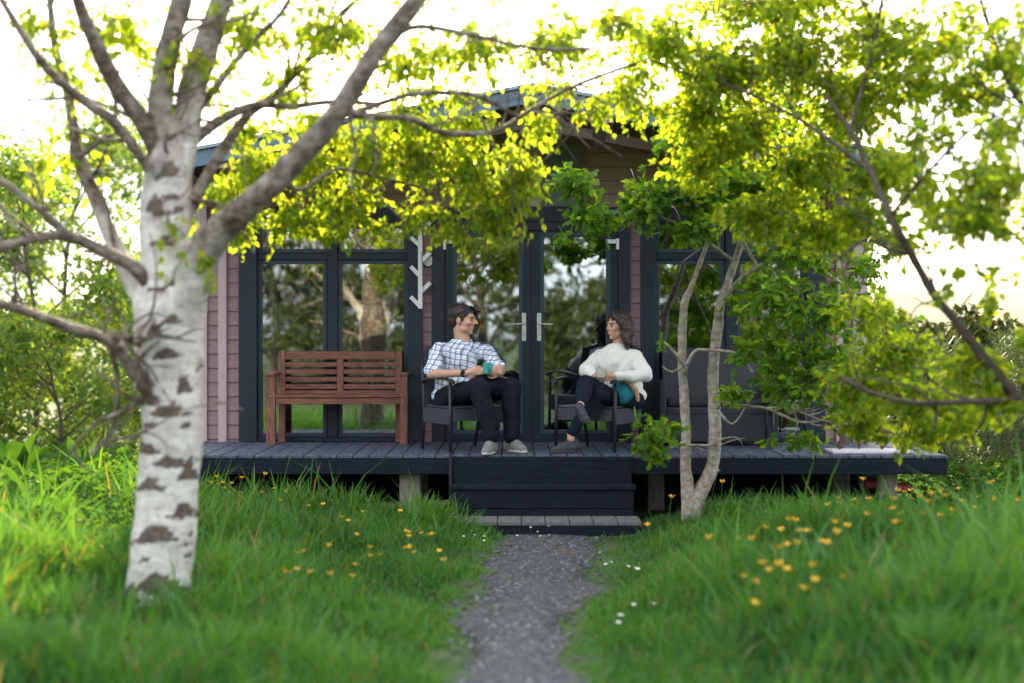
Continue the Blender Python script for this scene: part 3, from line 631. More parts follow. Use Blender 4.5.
# ------------------------------------------------------------------ grass, weeds, flowers
def pathmask(x,y):
    d=np.abs(x-path_c(y))-path_w(y); return d
def grass(n, x0,x1,y0,y1, hmul=1, wedge=True, seed=3, hmax=.40):
    g=np.random.default_rng(seed); y=g.uniform(y0,y1,n); x=g.uniform(x0,x1,n)
    if wedge: 
        D=y-CY; x=g.uniform(-1,1,n)*(D*.335+1.2)
    d=pathmask(x,y); nz=vnoise(np.c_[x,y]*1.7,11); nz2=vnoise(np.c_[x,y]*5,12)
    d=d+.11*nz+.05*nz2+.30*sm(-3.0,-2.7,y)*(nz2>-.35)
    keep=(g.random(n)<np.clip(.14+d*3.2+nz2*.55,0.02,1)*np.where(d<0,.6,1))|((x-.076)**2+(y+6.67)**2<.006)
    keep&=~((y>-2.62)&(x>-.6)&(x<1.15)); keep&=~((y>-1.75)&(x>-3.35)&(x<3.9)); 
    keep&=~((x>-8)&(x<-4.2)&(y>1.2)&(y<6))|(g.random(n)<.05)
    x=x[keep];y=y[keep];d=d[keep];nz=nz[keep];n=len(x)
    far=np.clip(d,0,3); dry=g.random(n)<.035; H=.022+hmax*sm(.0,1.7,far)*(.74+.5*nz+.28*nz2[keep])+.03*sm(0,.4,far)
    H=np.where(x<0,H*1.12*(1-.33*sm(-.3,-1.2,x)*sm(-3.6,-2.4,x))*(1-.35*sm(-2.6,-4,x)),H*.92*(1-.55*sm(-6,-3.4,y)))      # shorter, mown-looking turf left of the path
    H=np.maximum(H,.02)*g.uniform(.45,1.3,n)*hmul; tall=g.random(n)<.03; H=np.where(tall&(far>.5),H*1.6,H)
    w=.002+.003*g.random(n)+H*.0095; a=g.uniform(0,6.283,n); ln=g.uniform(.1,.7,n)*H; la=g.uniform(0,6.283,n)
    z=gz(x,y)-.01; sd=np.c_[np.cos(a),np.sin(a),np.zeros(n)]; ld=np.c_[np.cos(la),np.sin(la),np.zeros(n)]
    v=[]
    for t,ww in ((0,.8),(.35,1),(.72,.7),(1,.08)):
        c=np.c_[x,y,z]+ld*(ln*t**2.2)[:,None]; c[:,2]+=H*(t-.22*t**3*(ln/H)); 
        v.append(c-sd*(w*ww)[:,None]); v.append(c+sd*(w*ww)[:,None])
    v=np.stack(v,1); q=np.array([(0,1,3,2),(2,3,5,4),(4,5,7,6)]); Q=(np.arange(n)[:,None,None]*8+q).reshape(-1,4)
    rn=np.clip(.48+.30*nz+.2*nz2[keep]+g.normal(0,.24,n)+np.where(far<.25,.2,0),0,.93); rn=np.where(dry,1.,rn)
    return v.reshape(-1,3),Q,np.repeat(rn,8)
V,Q,A=join([grass(230000,0,0,-9.2,-1.2),grass(26000,-9.5,-3.4,-2,2.0,.8,False,5),grass(16000,3.9,9,-2,3,.7,False,6),grass(14000,0,0,-13.5,-9.2,.9,True,7)])
tag(link('grass',quad_mesh('grass',V,Q,{'rnd':A},smooth=True),M['grass']),'long green meadow grass on both sides of the path','grass',kind='stuff')
# broad leaved undergrowth
def weeds(n, xr, yr, seed, size, hh):
    g=np.random.default_rng(seed); parts=[]; x=g.uniform(*xr,n); y=g.uniform(*yr,n); k=8
    for j in range(k):
        zz=gz(x,y)+hh*g.random(n); a=g.uniform(0,6.28,n)
        pos=np.c_[x+g.normal(0,.05,n),y+g.normal(0,.05,n),zz]; d=np.c_[np.cos(a),np.sin(a),g.uniform(-.1,.9,n)]
        parts.append(leaves(pos,d,size*g.uniform(.5,1.3,n),T_DOCK,.8,g))
    return join(parts)
V,Q,A=join([weeds(900,(-5.2,-2.6),(-5.5,-1.2),61,.10,.38),weeds(1500,(-8,-3.2),(-4,1.5),62,.12,.5),weeds(700,(1.6,5),(-6.5,-2.6),63,.07,.20),weeds(260,(-2.6,-.9),(-6.5,-2.6),64,.06,.14),weeds(200,(3.9,6),(-2,0),65,.12,.5)])
tag(link('undergrowth',quad_mesh('undergrowth',V,Q,{'rnd':A}),M['weed']),'low broad leaved weeds growing through the meadow grass','undergrowth',kind='stuff')
def dock(x,y,s,label,seed):
    g=np.random.default_rng(seed); r=empty('dock_plant',(x,y,float(gz(x,y))),label,'plant','dock plants left of the birch'); n=13
    a=g.uniform(0,6.28,n); pos=np.c_[np.cos(a)*.04,np.sin(a)*.04,g.uniform(.05,.28,n)*s]; d=np.c_[np.cos(a),np.sin(a),g.uniform(.5,1.8,n)]
    tv=np.array([(0,0,0),(.10,.15,.04),(.16,.4,.07),(.12,.75,.02),(0,1,-.1),(-.12,.75,.02),(-.16,.4,.07),(-.10,.15,.04),(0,.4,0),(0,.75,-.02)])
    tq=np.array([(0,1,2,8),(8,2,3,9),(9,3,4,4),(0,8,6,7),(8,9,5,6),(9,4,4,5)]); tq=np.array([(0,1,2,8),(8,2,3,9),(0,8,6,7),(8,9,5,6),(9,3,4,5)])
    V,Q,A=leaves(pos,d,.34*s*g.uniform(.6,1.1,n),(tv,tq),1.2,g)
    link('leaf_rosette',quad_mesh('leaf_rosette',V,Q,{'rnd':A},smooth=True),M['weed'],r)
    mb=MB().tube([(0,0,-.02),(.01,0,.2*s),(.02,.01,.42*s)],[.008,.006,.003],6); mb.build('stem',M['stalk'],r)
for i,(px,py,D,s,l) in enumerate([(30,480,12.0,1.3,'large dock plant with upright leaves at the left edge'),(62,470,12.6,1.1,'dock plant with pale upright leaves left of the birch'),(85,440,15.5,1.6,'tall dock plant highest up among the weeds'),(20,440,14.6,1.7,'tall dock plant behind the weeds at far left'),(105,500,11.8,.9,'small dock plant close beside the birch trunk')]):
    p=P(px,py,D); dock(p[0],p[1],s,l,200+i)

def flower_proto(name,label,cat,group,petal,n,rad,cup,h,centre=None):
    r=empty(name,(0,0,0),label,cat,group)
    MB().tube([(0,0,-.02),(.006,.004,h*.5),(0,0,h)],[.0018,.0016,.0014],5).build('stem',M['stalk'],r)
    mb=MB()
    for k in range(n):
        a=2*math.pi*k/n; ca,sa=math.cos(a),math.sin(a); pr=[(0.12,-.05),(.6,-.36),(1,-.3),(1.08,0),(1,.3),(.6,.36)]
        mb.add([((u*ca-w*sa)*rad,(u*sa+w*ca)*rad,h+cup*u*u*rad) for u,w in pr],[(0,1,2,3),(0,3,4,5)])
    mb.build('petals',petal,r)
    MB().ell((0,0,h+.002),(rad*.25,rad*.25,rad*.2),n=8,m=5).build('centre',M['petal'] if centre is None else centre,r)
    return r
butter=flower_proto('buttercup','small yellow buttercup flowering in the grass left of the path','flower','buttercups flowering in the meadow grass',M['petal'],5,.019,2.4,1.0)
daisy=flower_proto('daisy','tiny white daisy in the short turf in front of the steps','flower','daisies along the path',M['petalw'],9,.010,.5,.10)
bc=[(200,482),(214,484),(222,492),(232,486),(243,478),(249,472),(262,492),(281,491),(325,503),(350,520),(372,510),(310,506),(349,533),(338,545),(410,537),(418,545),(429,533),(441,534),(407,548),(290,568),(301,571),(353,566),(318,572),(384,555),(368,548),(285,552),(96,468),(104,472),(46,512),(40,478),(18,484),(270,500),(395,530),(435,548),(452,560)]
br=[(706,470),(665,497),(780,518),(787,526),(797,520),(775,540),(785,544),(824,531),(826,540),(807,530),(840,502),(846,498),(852,512),(860,505),(895,500),(902,507),(922,490),(939,496),(945,490),(950,500),(970,488),(990,484),(1000,482),(755,577),(815,567),(830,577),(740,600),(724,538),(728,539),(771,571),(905,492),(912,500),(880,520),(930,512),(1005,500),(995,520),(870,498),(860,480),(880,487)]
def plant(proto, lst, left, flowh, label, sc=1.0):
    out=[]
    for i,(px,py) in enumerate(lst):
        # the head hangs on the sight line at the height of the flower above the ground
        D=8.
        for k in range(60):
            p=P(px,py,D); 
            if p[2]<float(gz(p[0],p[1]))+flowh*(.85+.3*((i*37)%10)/10): break
            D+=.12
        D=min(D,13.9); p=P(px,py,D); h=max(.06,p[2]-float(gz(p[0],p[1])))
        o=proto if (proto.get('used') is None) else copy_tree(proto)
        if proto.get('used') is None: proto['used']=1
        o.location=(p[0],p[1],p[2]-h*1.0); 
        o.rotation_euler=(.25*math.sin(i*2.7),.25*math.cos(i*1.9),i*1.7); o.scale=(sc,sc,1)
        if proto is butter: o.scale=(sc,sc,h)
        o['label']=label; out.append(o)
    return out
g=np.random.default_rng(404)
bc+=[(int(a+g.integers(-26,26)),int(b+g.integers(-4,14))) for a,b in bc[:24]]; br+=[(int(a+g.integers(-30,30)),int(b+g.integers(2,26))) for a,b in br[:26]]
plant(butter,bc,True,.30,'small yellow buttercup flowering in the grass left of the path',1.0)
plant(butter,br,False,.40,'yellow buttercup flowering in the long grass right of the path',1.15)
dl=[(468,536),(473,540),(481,541),(486,545),(512,524),(518,527),(534,524),(545,529),(531,532),(549,531),(521,540),(456,538),(461,541),(478,535),(538,537),(543,541),(552,540)]
dr=[(608,568),(634,572),(625,570),(640,574),(609,613),(616,620),(620,622),(652,606),(634,608),(619,627),(610,569)]
plant(daisy,dl,True,.06,'tiny white daisy in the short turf in front of the steps',1.0)
plant(daisy,dr,True,.08,'white daisy in the thin turf along the right of the path',1.35)
for o in [butter,daisy]+list(COL.objects):
    if 'used' in o.keys(): del o['used']

# ------------------------------------------------------------------ CABIN  (front wall on y=0, centre line x=.19)
CX=.19; HW=3.36; S=.19; APEX=3.93; RT=.13
def W(px): return (px-512)/100.0
def Zp(py): return CZ+(HY-py)/100.0
cab=empty('cabin',(CX,0,DECK),'pink clad timber cabin with a low gabled roof and dark blue glazed front','cabin')
co=(CX,0,DECK)
wall_top=lambda x: APEX-RT-.03-S*abs(x-CX)
def siding(name, segs, m, y=0.0, pitch=.142, z0=.5, top=None, parent=cab):
    mb=MB()
    for (x0,x1,za,zb) in segs:
        z=za
        while z<zb-.01:
            zz=min(z+pitch-.006,zb); a,b_=x0,x1
            lim=(APEX-RT-.03-zz)/S
            a=max(a,CX-lim); b_=min(b_,CX+lim)
            if b_-a>.03:
                # one lapped board, its foot standing proud
                mb.add([(a,y,z),(b_,y,z),(b_,y,zz),(a,y,zz),(a,y-.030,z),(b_,y-.030,z),(b_,y-.016,zz),(a,y-.016,zz)],
                       [(0,1,2,3),(4,7,6,5),(0,4,5,1),(3,2,6,7),(0,3,7,4),(1,5,6,2)])
            z+=pitch
    return mb.build(name,m,parent,off=co)
for sg_ in [(CX-HW,W(240),.52,2.97),(W(423),W(432),.60,2.97),(W(630),W(642),.60,2.97),(W(825),CX+HW,.52,2.97)]: siding('wall_cladding',[sg_],M['siding'])
siding('gable_boards',[(CX-HW,CX+HW,2.973,3.9)],M['gable'],pitch=.135)
# wall carcass: front wall core around the openings, sides and back
mb=MB()
for a,b_ in ((CX-HW,W(240)),(W(423),W(432)),(W(630),W(642)),(W(825),CX+HW)): mb.box(a,b_,.004,.16,.45,2.97)
def prism(mb,x0,x1,z0,y0,y1):
    xs_=[x0,CX,x1]; v=[]
    for y in (y0,y1):
        for x in xs_: v.append((x,y,z0))
        for x in xs_: v.append((x,y,wall_top(x)))
    mb.add(v,[(0,1,4,3),(1,2,5,4),(6,9,10,7),(7,10,11,8),(0,3,9,6),(2,8,11,5),(0,6,7,1),(1,7,8,2),(3,4,10,9),(4,5,11,10)])
prism(mb,CX-HW,CX+HW,2.974,.004,.16)
for s in (-1,1):
    xo=CX+s*HW; xi=CX+s*(HW-.14); a,b_=min(xo,xi),max(xo,xi); mb.box(a,b_,.162,5.4,.45,wall_top(CX+HW)-.01)
mb.box(CX-HW+.145,CX+HW-.145,5.26,5.4,.45,wall_top(CX+HW)-.012)
mb.box(CX-HW,CX+HW,.002,.15,.30,.446)
mb.build('wall',M['siding'],cab,off=co)
MB().box(CX-HW+.145,CX+HW-.145,.17,5.25,.48,.60).build('room_floor',M['floorin'],cab,off=co)
MB().box(CX-HW+.145,CX+HW-.145,.17,5.25,2.98,3.04).build('ceiling',M['interior'],cab,off=co)
MB().box(CX-HW+.15,CX+HW-.15,4.2,4.26,.605,2.975).build('partition',M['interior'],cab,off=co)
# upright trim
for a,b_ in ((197,208),(219,227.5),(835,844),(852,866)):
    t=MB().box(W(a),W(b_),-.062,-.032,.50,wall_top(min(W(a),2*CX-W(b_)))-.02).build('trim_board',M['trim'],cab,bevel=.004,off=co)
MB().box(W(239),W(826),-.075,.0,2.83,2.972).build('header_beam',M['frame'],cab,bevel=.005,off=co)
MB().box(W(547),W(584),-.055,-.031,2.98,3.60).build('gable_panel',mat('grey green panel',(.12,.14,.13),(.16,.18,.17),4,.7,.1),cab,bevel=.003,off=co)
MB().box(W(528),W(541),-.06,-.031,2.98,3.74).build('trim_board',M['trim'],cab,bevel=.003,off=co)

# roof
roof=None
mb=MB()
for s in (-1,1):
    x0,x1=CX,CX+s*(HW+.09); y0,y1=-1.87,5.9
    z0,z1=APEX,APEX-S*(HW+.09); v=[]
    for y in (y0,y1):
        v+= [(x0,y,z0),(x1,y,z1),(x1,y,z1-.035),(x0,y,z0-.035)]
    mb.add(v,[(0,1,2,3),(4,7,6,5),(0,4,5,1),(3,2,6,7),(1,5,6,2),(0,3,7,4)] if s>0 else [(0,3,2,1),(4,5,6,7),(0,1,5,4),(3,7,6,2),(1,2,6,5),(0,4,7,3)])
    for k in range(1,9):  # standing seams
        xx=CX+s*(HW+.09)*k/9; zz=APEX-S*abs(xx-CX); mb.bar((xx,y0+.01,zz+.012),(xx,y1-.01,zz+.012),.02,.03)
roof=mb.build('roof',M['roof'],cab,off=co)
mb=MB()
for s in (-1,1):
    x0,x1=CX+s*.001,CX+s*(HW+.08)
    mb.bar((x0,-1.885,APEX-.105),(x1,-1.885,APEX-.105-S*(HW+.08)),.028,.15,up=(0,0,1))
mb.build('fascia',M['roof'],roof,bevel=.004,off=co)
mb=MB()
for s in (-1,1):
    x0,x1=CX+s*.002,CX+s*(HW+.08); mb.bar((x0,-1.91,APEX-.028),(x1,-1.91,APEX-.028-S*(HW+.08)),.05,.02)
mb.build('drip_edge',mat('edge trim',(.15,.2,.25),(.2,.26,.31),6,.4,0),roof,off=co)
mb=MB()
for s in (-1,1):
    for k in range(27):
        a=.03+k*.139
        if a>HW-.02: break
        xa,xb=CX+s*a,CX+s*min(a+.134,HW+.07)
        za,zb=APEX-S*a-.042,APEX-S*abs(xb-CX)-.042
        mb.add([(xa,-1.86,za),(xb,-1.86,zb),(xb,-.002,zb),(xa,-.002,za),(xa,-1.86,za-.018),(xb,-1.86,zb-.018),(xb,-.002,zb-.018),(xa,-.002,za-.018)],[(0,1,2,3),(4,7,6,5),(0,4,5,1),(2,6,7,3),(0,3,7,4),(1,5,6,2)])
mb.build('soffit',M['soffit'],roof,off=co)
for o_ in (0,.66,-.70,-1.33,1.36,2.05,-2.02,2.75,-2.75,3.30,-3.30):
    z=APEX-S*abs(o_)-.065
    MB().box(CX+o_-.05,CX+o_+.05,-1.865,-.035,z-.165,z).build('rafter',M['purlin'],roof,bevel=.004,off=co)

# windows: frame boards, sash beads, panes.
def window(px0,px1,lights,frames,name='window',z0=None):
    """frames: list of px boxes (x0,x1,y0,y1); lights: panes with their sash bead"""
    mb=MB(); 
    for (a,b_,c,d,dep) in frames: mb.box(W(a),W(b_),-dep,.09,Zp(d),Zp(c))
    w=mb.build(name,M['frame'],cab,bevel=.004,off=co)
    for (a,b_,c,d) in lights:
        t=4; sb=MB(); A_,B_,C_,D_=W(a-t),W(b_+t),Zp(d+t),Zp(c-t)
        sb.box(A_,W(a),-.018,.05,C_,D_); sb.box(W(b_),B_,-.018,.05,C_,D_); sb.box(W(a),W(b_),-.018,.05,C_,Zp(d)); sb.box(W(a),W(b_),-.018,.05,Zp(c),D_)
        sb.build('sash_bead',M['sash'],w,bevel=.003,off=co)
        MB().box(W(a)-.01,W(b_)+.01,.018,.030,Zp(d)-.01,Zp(c)+.01).build('pane',M['glass'],w,off=co)
    return w
def mir(l): return [(1063-b_,1063-a,*r) for (a,b_,*r) in l]
lw=[(262,323,264,433),(342,404,264,433),(262,324,228,249),(343,404,228,249)]
lf=[(240,258,222,441,.085),(408,423,222,441,.10),(258.2,407.8,222,224,.05),(328,338,224.2,437,.06),(258.2,327.8,253.5,260,.05),(338.2,407.8,253.5,260,.05),(258.2,407.8,437.2,441,.06)]
window(240,423,lw,lf); window(0,0,mir(lw),mir(lf))
# fill the narrow gap between the sash beads and the frame with rebate boards set back
def rebate(l): 
    mb=MB()
    for (a,b_,c,d) in l: mb.box(W(a),W(b_),.004,.08,Zp(d),Zp(c))
    return mb.build('rebate',M['frame'],cab,off=co)
# doors
mb=MB()
for (a,b_,c,d,dep) in [(432,445,222,441,.07),(618,630,222,441,.07),(445.2,617.8,222,231,.065),(445.2,617.8,439,441,.06)]: mb.box(W(a),W(b_),-dep,.09,Zp(d),Zp(c))
mb.build('door_frame',M['frame'],cab,bevel=.004,off=co)
def door(a,b_,ga,gb,hx,hd,lab):
    mb=MB(); 
    for (x0,x1,c,d) in ((a,ga,231.5,438.5),(gb,b_,231.5,438.5),(ga,gb,231.5,237),(ga,gb,430,438.5)): mb.box(W(x0),W(x1),-.045,.03,Zp(d),Zp(c))
    D_=mb.build('door',M['frame'],cab,off=co); D_['label']=lab
    sb=MB()
    for (x0,x1,c,d) in ((ga-4,ga,233,434),(gb,gb+4,233,434),(ga,gb,233,237),(ga,gb,430,434)): sb.box(W(x0),W(x1),-.056,-.046,Zp(d),Zp(c))
    sb.build('sash_bead',M['sash'],D_,bevel=.003,off=co)
    MB().box(W(ga)-.005,W(gb)+.005,-.012,.0,Zp(430)-.005,Zp(237)+.005).build('pane',M['glass'],D_,off=co)
    h=MB().box(W(hx-2),W(hx+2),-.058,-.046,Zp(341),Zp(313))
    h.capsule((W(hx),-.05,Zp(324)),(W(hx),-.10,Zp(324)),.009,.009,10); h.capsule((W(hx),-.10,Zp(324)),(W(hx)+hd*.13,-.105,Zp(324.5)),.009,.008,10)
    h.capsule((W(hx),-.056,Zp(334)),(W(hx),-.068,Zp(334)),.009,.008,10)
    h.build('handle',M['steel'],D_,bevel=.002,off=co)
door(445.4,530.8,457,519,524,-1,'left leaf of the dark glazed double door')
door(531.2,617.6,544,606,539,1,'right leaf of the dark glazed double door')
for (hx,s) in ((445,1),(617,-1)):
    h=MB().box(W(hx)-.015,W(hx)+.015,-.10,-.072,Zp(250),Zp(239)); h.box(min(W(hx)+s*.016,W(hx)+s*.11),max(W(hx)+s*.016,W(hx)+s*.11),-.10,-.06,Zp(244),Zp(240))
    h.build('door_restraint',M['white'],cab,bevel=.004,off=co)

# ------------------------------------------------------------------ DECK and STEPS
dk=empty('deck',(0.3,-.9,DECK),'raised slate blue boarded deck running along the cabin front','deck'); do=(.3,-.9,DECK)
mb=MB(); x=-3.30; i=0
while x<3.84:
    w=min(.138,3.85-x); mb.box(x,x+w,-1.86,-.105,DECK-.028,DECK+.002*math.sin(i*2.3)); x+=.146; i+=1
mb.build('boards',M['deck'],dk,bevel=.004,off=do)
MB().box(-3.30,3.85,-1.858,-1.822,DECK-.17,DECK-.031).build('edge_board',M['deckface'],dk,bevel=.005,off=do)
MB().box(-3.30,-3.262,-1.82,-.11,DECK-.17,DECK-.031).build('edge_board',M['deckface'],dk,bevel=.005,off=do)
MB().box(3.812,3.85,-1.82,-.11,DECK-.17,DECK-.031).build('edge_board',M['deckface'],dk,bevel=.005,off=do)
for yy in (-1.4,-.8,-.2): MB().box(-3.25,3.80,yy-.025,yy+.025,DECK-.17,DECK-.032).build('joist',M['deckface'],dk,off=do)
for (px,D) in ((410.5,14.42),(150,14.5)): 
    x=(px-512)*D/F; MB().box(x-.095,x+.095,CY+D-.09,CY+D+.09,-.1,DECK-.172).build('post',M['concrete'],dk,bevel=.012,off=do)
for x,y in ((-2.5,-.4),(-.9,-.4),(1.4,-.4),(3.2,-.4),(3.4,-1.5)): MB().box(x-.08,x+.08,y-.08,y+.08,-.1,DECK-.172).build('post',M['concrete'],dk,bevel=.012,off=do)
MB().box(-3.3,3.85,-.02,.0,.0,DECK-.2).build('skirt',M['deckface'],dk,off=do)

g=np.random.default_rng(91); n=170
px_=np.where(g.random(n)<.55,g.uniform(-3.2,3.7,n),g.uniform(-.5,.9,n)); py_=np.where(g.random(n)<.6,g.uniform(-1.8,-.15,n),g.uniform(-7,-2.55,n))
on=py_>-1.86; px_=np.where(on,px_,path_c(py_)+g.normal(0,.35,n)); pz=np.where(on,DECK+.008,gz(px_,py_)+.02)
a=g.uniform(0,6.28,n); V,Q,A=leaves(np.c_[px_,py_,pz],np.c_[np.cos(a),np.sin(a),g.uniform(0,.15,n)],g.uniform(.025,.05,n),T_BIRCH,6,g)
tag(link('fallen_leaves',quad_mesh('fallen_leaves',V,Q,{'rnd':A}),leafmat('fallen leaf',(.10,.06,.025),(.22,.15,.05),1,.2)),'small fallen leaves scattered over deck and path','leaves',kind='stuff')
st=empty('steps',(.28,-2.2,0),'dark boarded steps in three levels leading up to the deck','steps'); so=(.28,-2.2,0)
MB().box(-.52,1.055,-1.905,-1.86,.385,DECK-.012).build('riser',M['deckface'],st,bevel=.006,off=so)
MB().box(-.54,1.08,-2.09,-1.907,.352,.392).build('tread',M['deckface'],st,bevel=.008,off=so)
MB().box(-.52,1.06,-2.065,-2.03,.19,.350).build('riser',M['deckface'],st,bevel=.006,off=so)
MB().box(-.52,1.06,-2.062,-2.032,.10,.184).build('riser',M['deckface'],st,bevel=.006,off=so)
mb=MB()
for k in range(8): mb.box(-.53+k*.204,-.53+k*.204+.198,-2.50,-2.067,.092,.126)
o=mb.build('tread',M['greywood'],st,bevel=.005,off=so); o['label']='bare grey bottom step'
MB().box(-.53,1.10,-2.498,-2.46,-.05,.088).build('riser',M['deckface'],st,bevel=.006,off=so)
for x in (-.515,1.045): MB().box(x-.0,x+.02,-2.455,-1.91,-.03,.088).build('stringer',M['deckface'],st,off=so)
MB().box(-.555,-.528,-1.935,-1.905,.12,DECK+.02).build('corner_post',M['metalblack'],st,bevel=.004,off=so)

# clutter under the deck
o=MB().bar((-1.9,-1.25,.10),(-.30,-1.55,.20),.10,.045).build('old_plank',M['oldplank'],bevel=.004); tag(o,'loose length of pale timber lying under the deck behind the concrete post','plank')
mb=MB()
c=P(888,485,14.5)
o=MB().capsule(c+[-.16,.1,.02],c+[.14,-.02,-.03],.05,.045).capsule(c+[.02,0,.0],c+[.22,.05,-.05],.03,.03).organic('plastic_toy',M['red'],None,.01,4,fold=.02,fscale=12); tag(o,'faded red plastic thing half hidden under the right end of the deck','toy')
o=MB().capsule(c+[-.18,.12,.09],c+[-.06,.06,.07],.03,.02).organic('plastic_bottle',M['tealcloth'],None,.008,3); tag(o,'small blue green bottle beside the red plastic under the deck','bottle')

# white tree shaped coat rack on the wall and the round thermometer behind it
cr=empty('coat_rack',(W(421),-.13,Zp(265)),'white tree shaped coat rack of slanting pegs screwed beside the left window','coat rack'); oo=(W(421),-.13,Zp(265))
MB().box(W(418.8),W(423.2),-.135,-.103,Zp(309),Zp(222)).build('upright',M['white'],cr,bevel=.004,off=oo)
for (x0,y0,x1,y1) in ((422,232,431,223),(420,246,411.5,238),(422,262,431,253),(420,276,411.5,267),(422,292,431,283),(420,306,411.5,297)):
    MB().bar((W(x0),-.122,Zp(y0)),(W(x1),-.132,Zp(y1)),.040,.034,up=(0,1,0)).build('peg',M['white'],cr,bevel=.004,off=oo)
th=empty('wall_thermometer',(W(428.5),-.04,Zp(261)),'round white dial fixed behind the coat rack on the pink wall','thermometer')
mb=MB(); v=[]
def disc(mb,r0,y0,y1,r1=None,n=28):
    r1=r1 or r0
    v=[(r*math.cos(2*math.pi*k/n),y,r*math.sin(2*math.pi*k/n)) for (r,y) in ((r0,y0),(r1,y1)) for k in range(n)]
    return mb.add(v,[(k,(k+1)%n,n+(k+1)%n,n+k) for k in range(n)]+[tuple(range(n-1,-1,-1)),tuple(range(n,2*n))])
disc(mb,.055,0,-.03,.052).build('rim',M['white'],th,bevel=.002)
disc(MB(),.040,-.0305,-.034).build('dial',mat('grey dial',(.5,.5,.5),(.6,.6,.6),20,.3,0),th)

# ------------------------------------------------------------------ BENCH
bx0,bx1=W(267)*.97,W(408)*.97; yb=-.16; yf=-.62
bn=empty('garden_bench',((bx0+bx1)/2,-.4,DECK),'red brown slatted wooden bench against the left window','bench'); bo=((bx0+bx1)/2,-.4,DECK)
sc=15.5/F
def bz(py,D=15.5): return CZ+(HY-py)*D/F
lx0,lx1=(267-512)*sc,(408-512)*sc
for (x,w) in ((lx0,.088),(lx1-.075,.075)):
    MB().box(x,x+w,-.57,-.49,DECK,bz(376)).build('leg',M['benchv'],bn,bevel=.005,off=bo)
    MB().box(x,x+w,-.58,-.145,bz(376)+.002,bz(376)+.032).build('armrest',M['bench'],bn,bevel=.006,off=bo)
bx_a,bx_b=(278.5-512)*15.8/F,(402-512)*15.8/F
for x in (bx_a,bx_b-.065): 
    MB().bar((x+.0325,-.20,DECK),(x+.0325,-.17,bz(351,15.82)),.065,.05,up=(0,1,0)).build('rear_leg',M['benchv'],bn,bevel=.005,off=bo)
xm=(bx_a+bx_b)/2
MB().box(xm-.033,xm+.033,-.20,-.168,bz(393,15.8),bz(359,15.8)).build('back_post',M['benchv'],bn,bevel=.004,off=bo)
br_=MB().box(bx_a+.067,bx_b-.067,-.205,-.163,bz(359.5,15.8),bz(351.5,15.8)).build('back_rail',M['bench'],bn,bevel=.006,off=bo)
MB().box(bx_a+.067,bx_b-.067,-.205,-.163,bz(397,15.8),bz(390.5,15.8)).build('back_rail',M['bench'],bn,bevel=.006,off=bo)
for py in (362.2,369.5,377,384.3):
    for a,b_ in ((bx_a+.067,xm-.035),(xm+.035,bx_b-.067)): MB().box(a,b_,-.196,-.176,bz(py+4.6,15.8),bz(py,15.8)).build('slat',M['bench'],bn,bevel=.003,off=bo)
MB().box(lx0+.09,lx1-.077,-.56,-.53,bz(404),bz(397.5)).build('seat_rail',M['bench'],bn,bevel=.005,off=bo)
for k in range(5): MB().box(lx0+.03,lx1-.03,-.575+k*.076,-.575+k*.076+.062,bz(397.5)+.003,bz(397.5)+.024).build('seat_slat',M['bench'],bn,bevel=.004,off=bo)
for x in (lx0+.03,lx1-.06): MB().box(x,x+.03,-.488,-.205,bz(402),bz(398)).build('side_rail',M['bench'],bn,bevel=.003,off=bo)

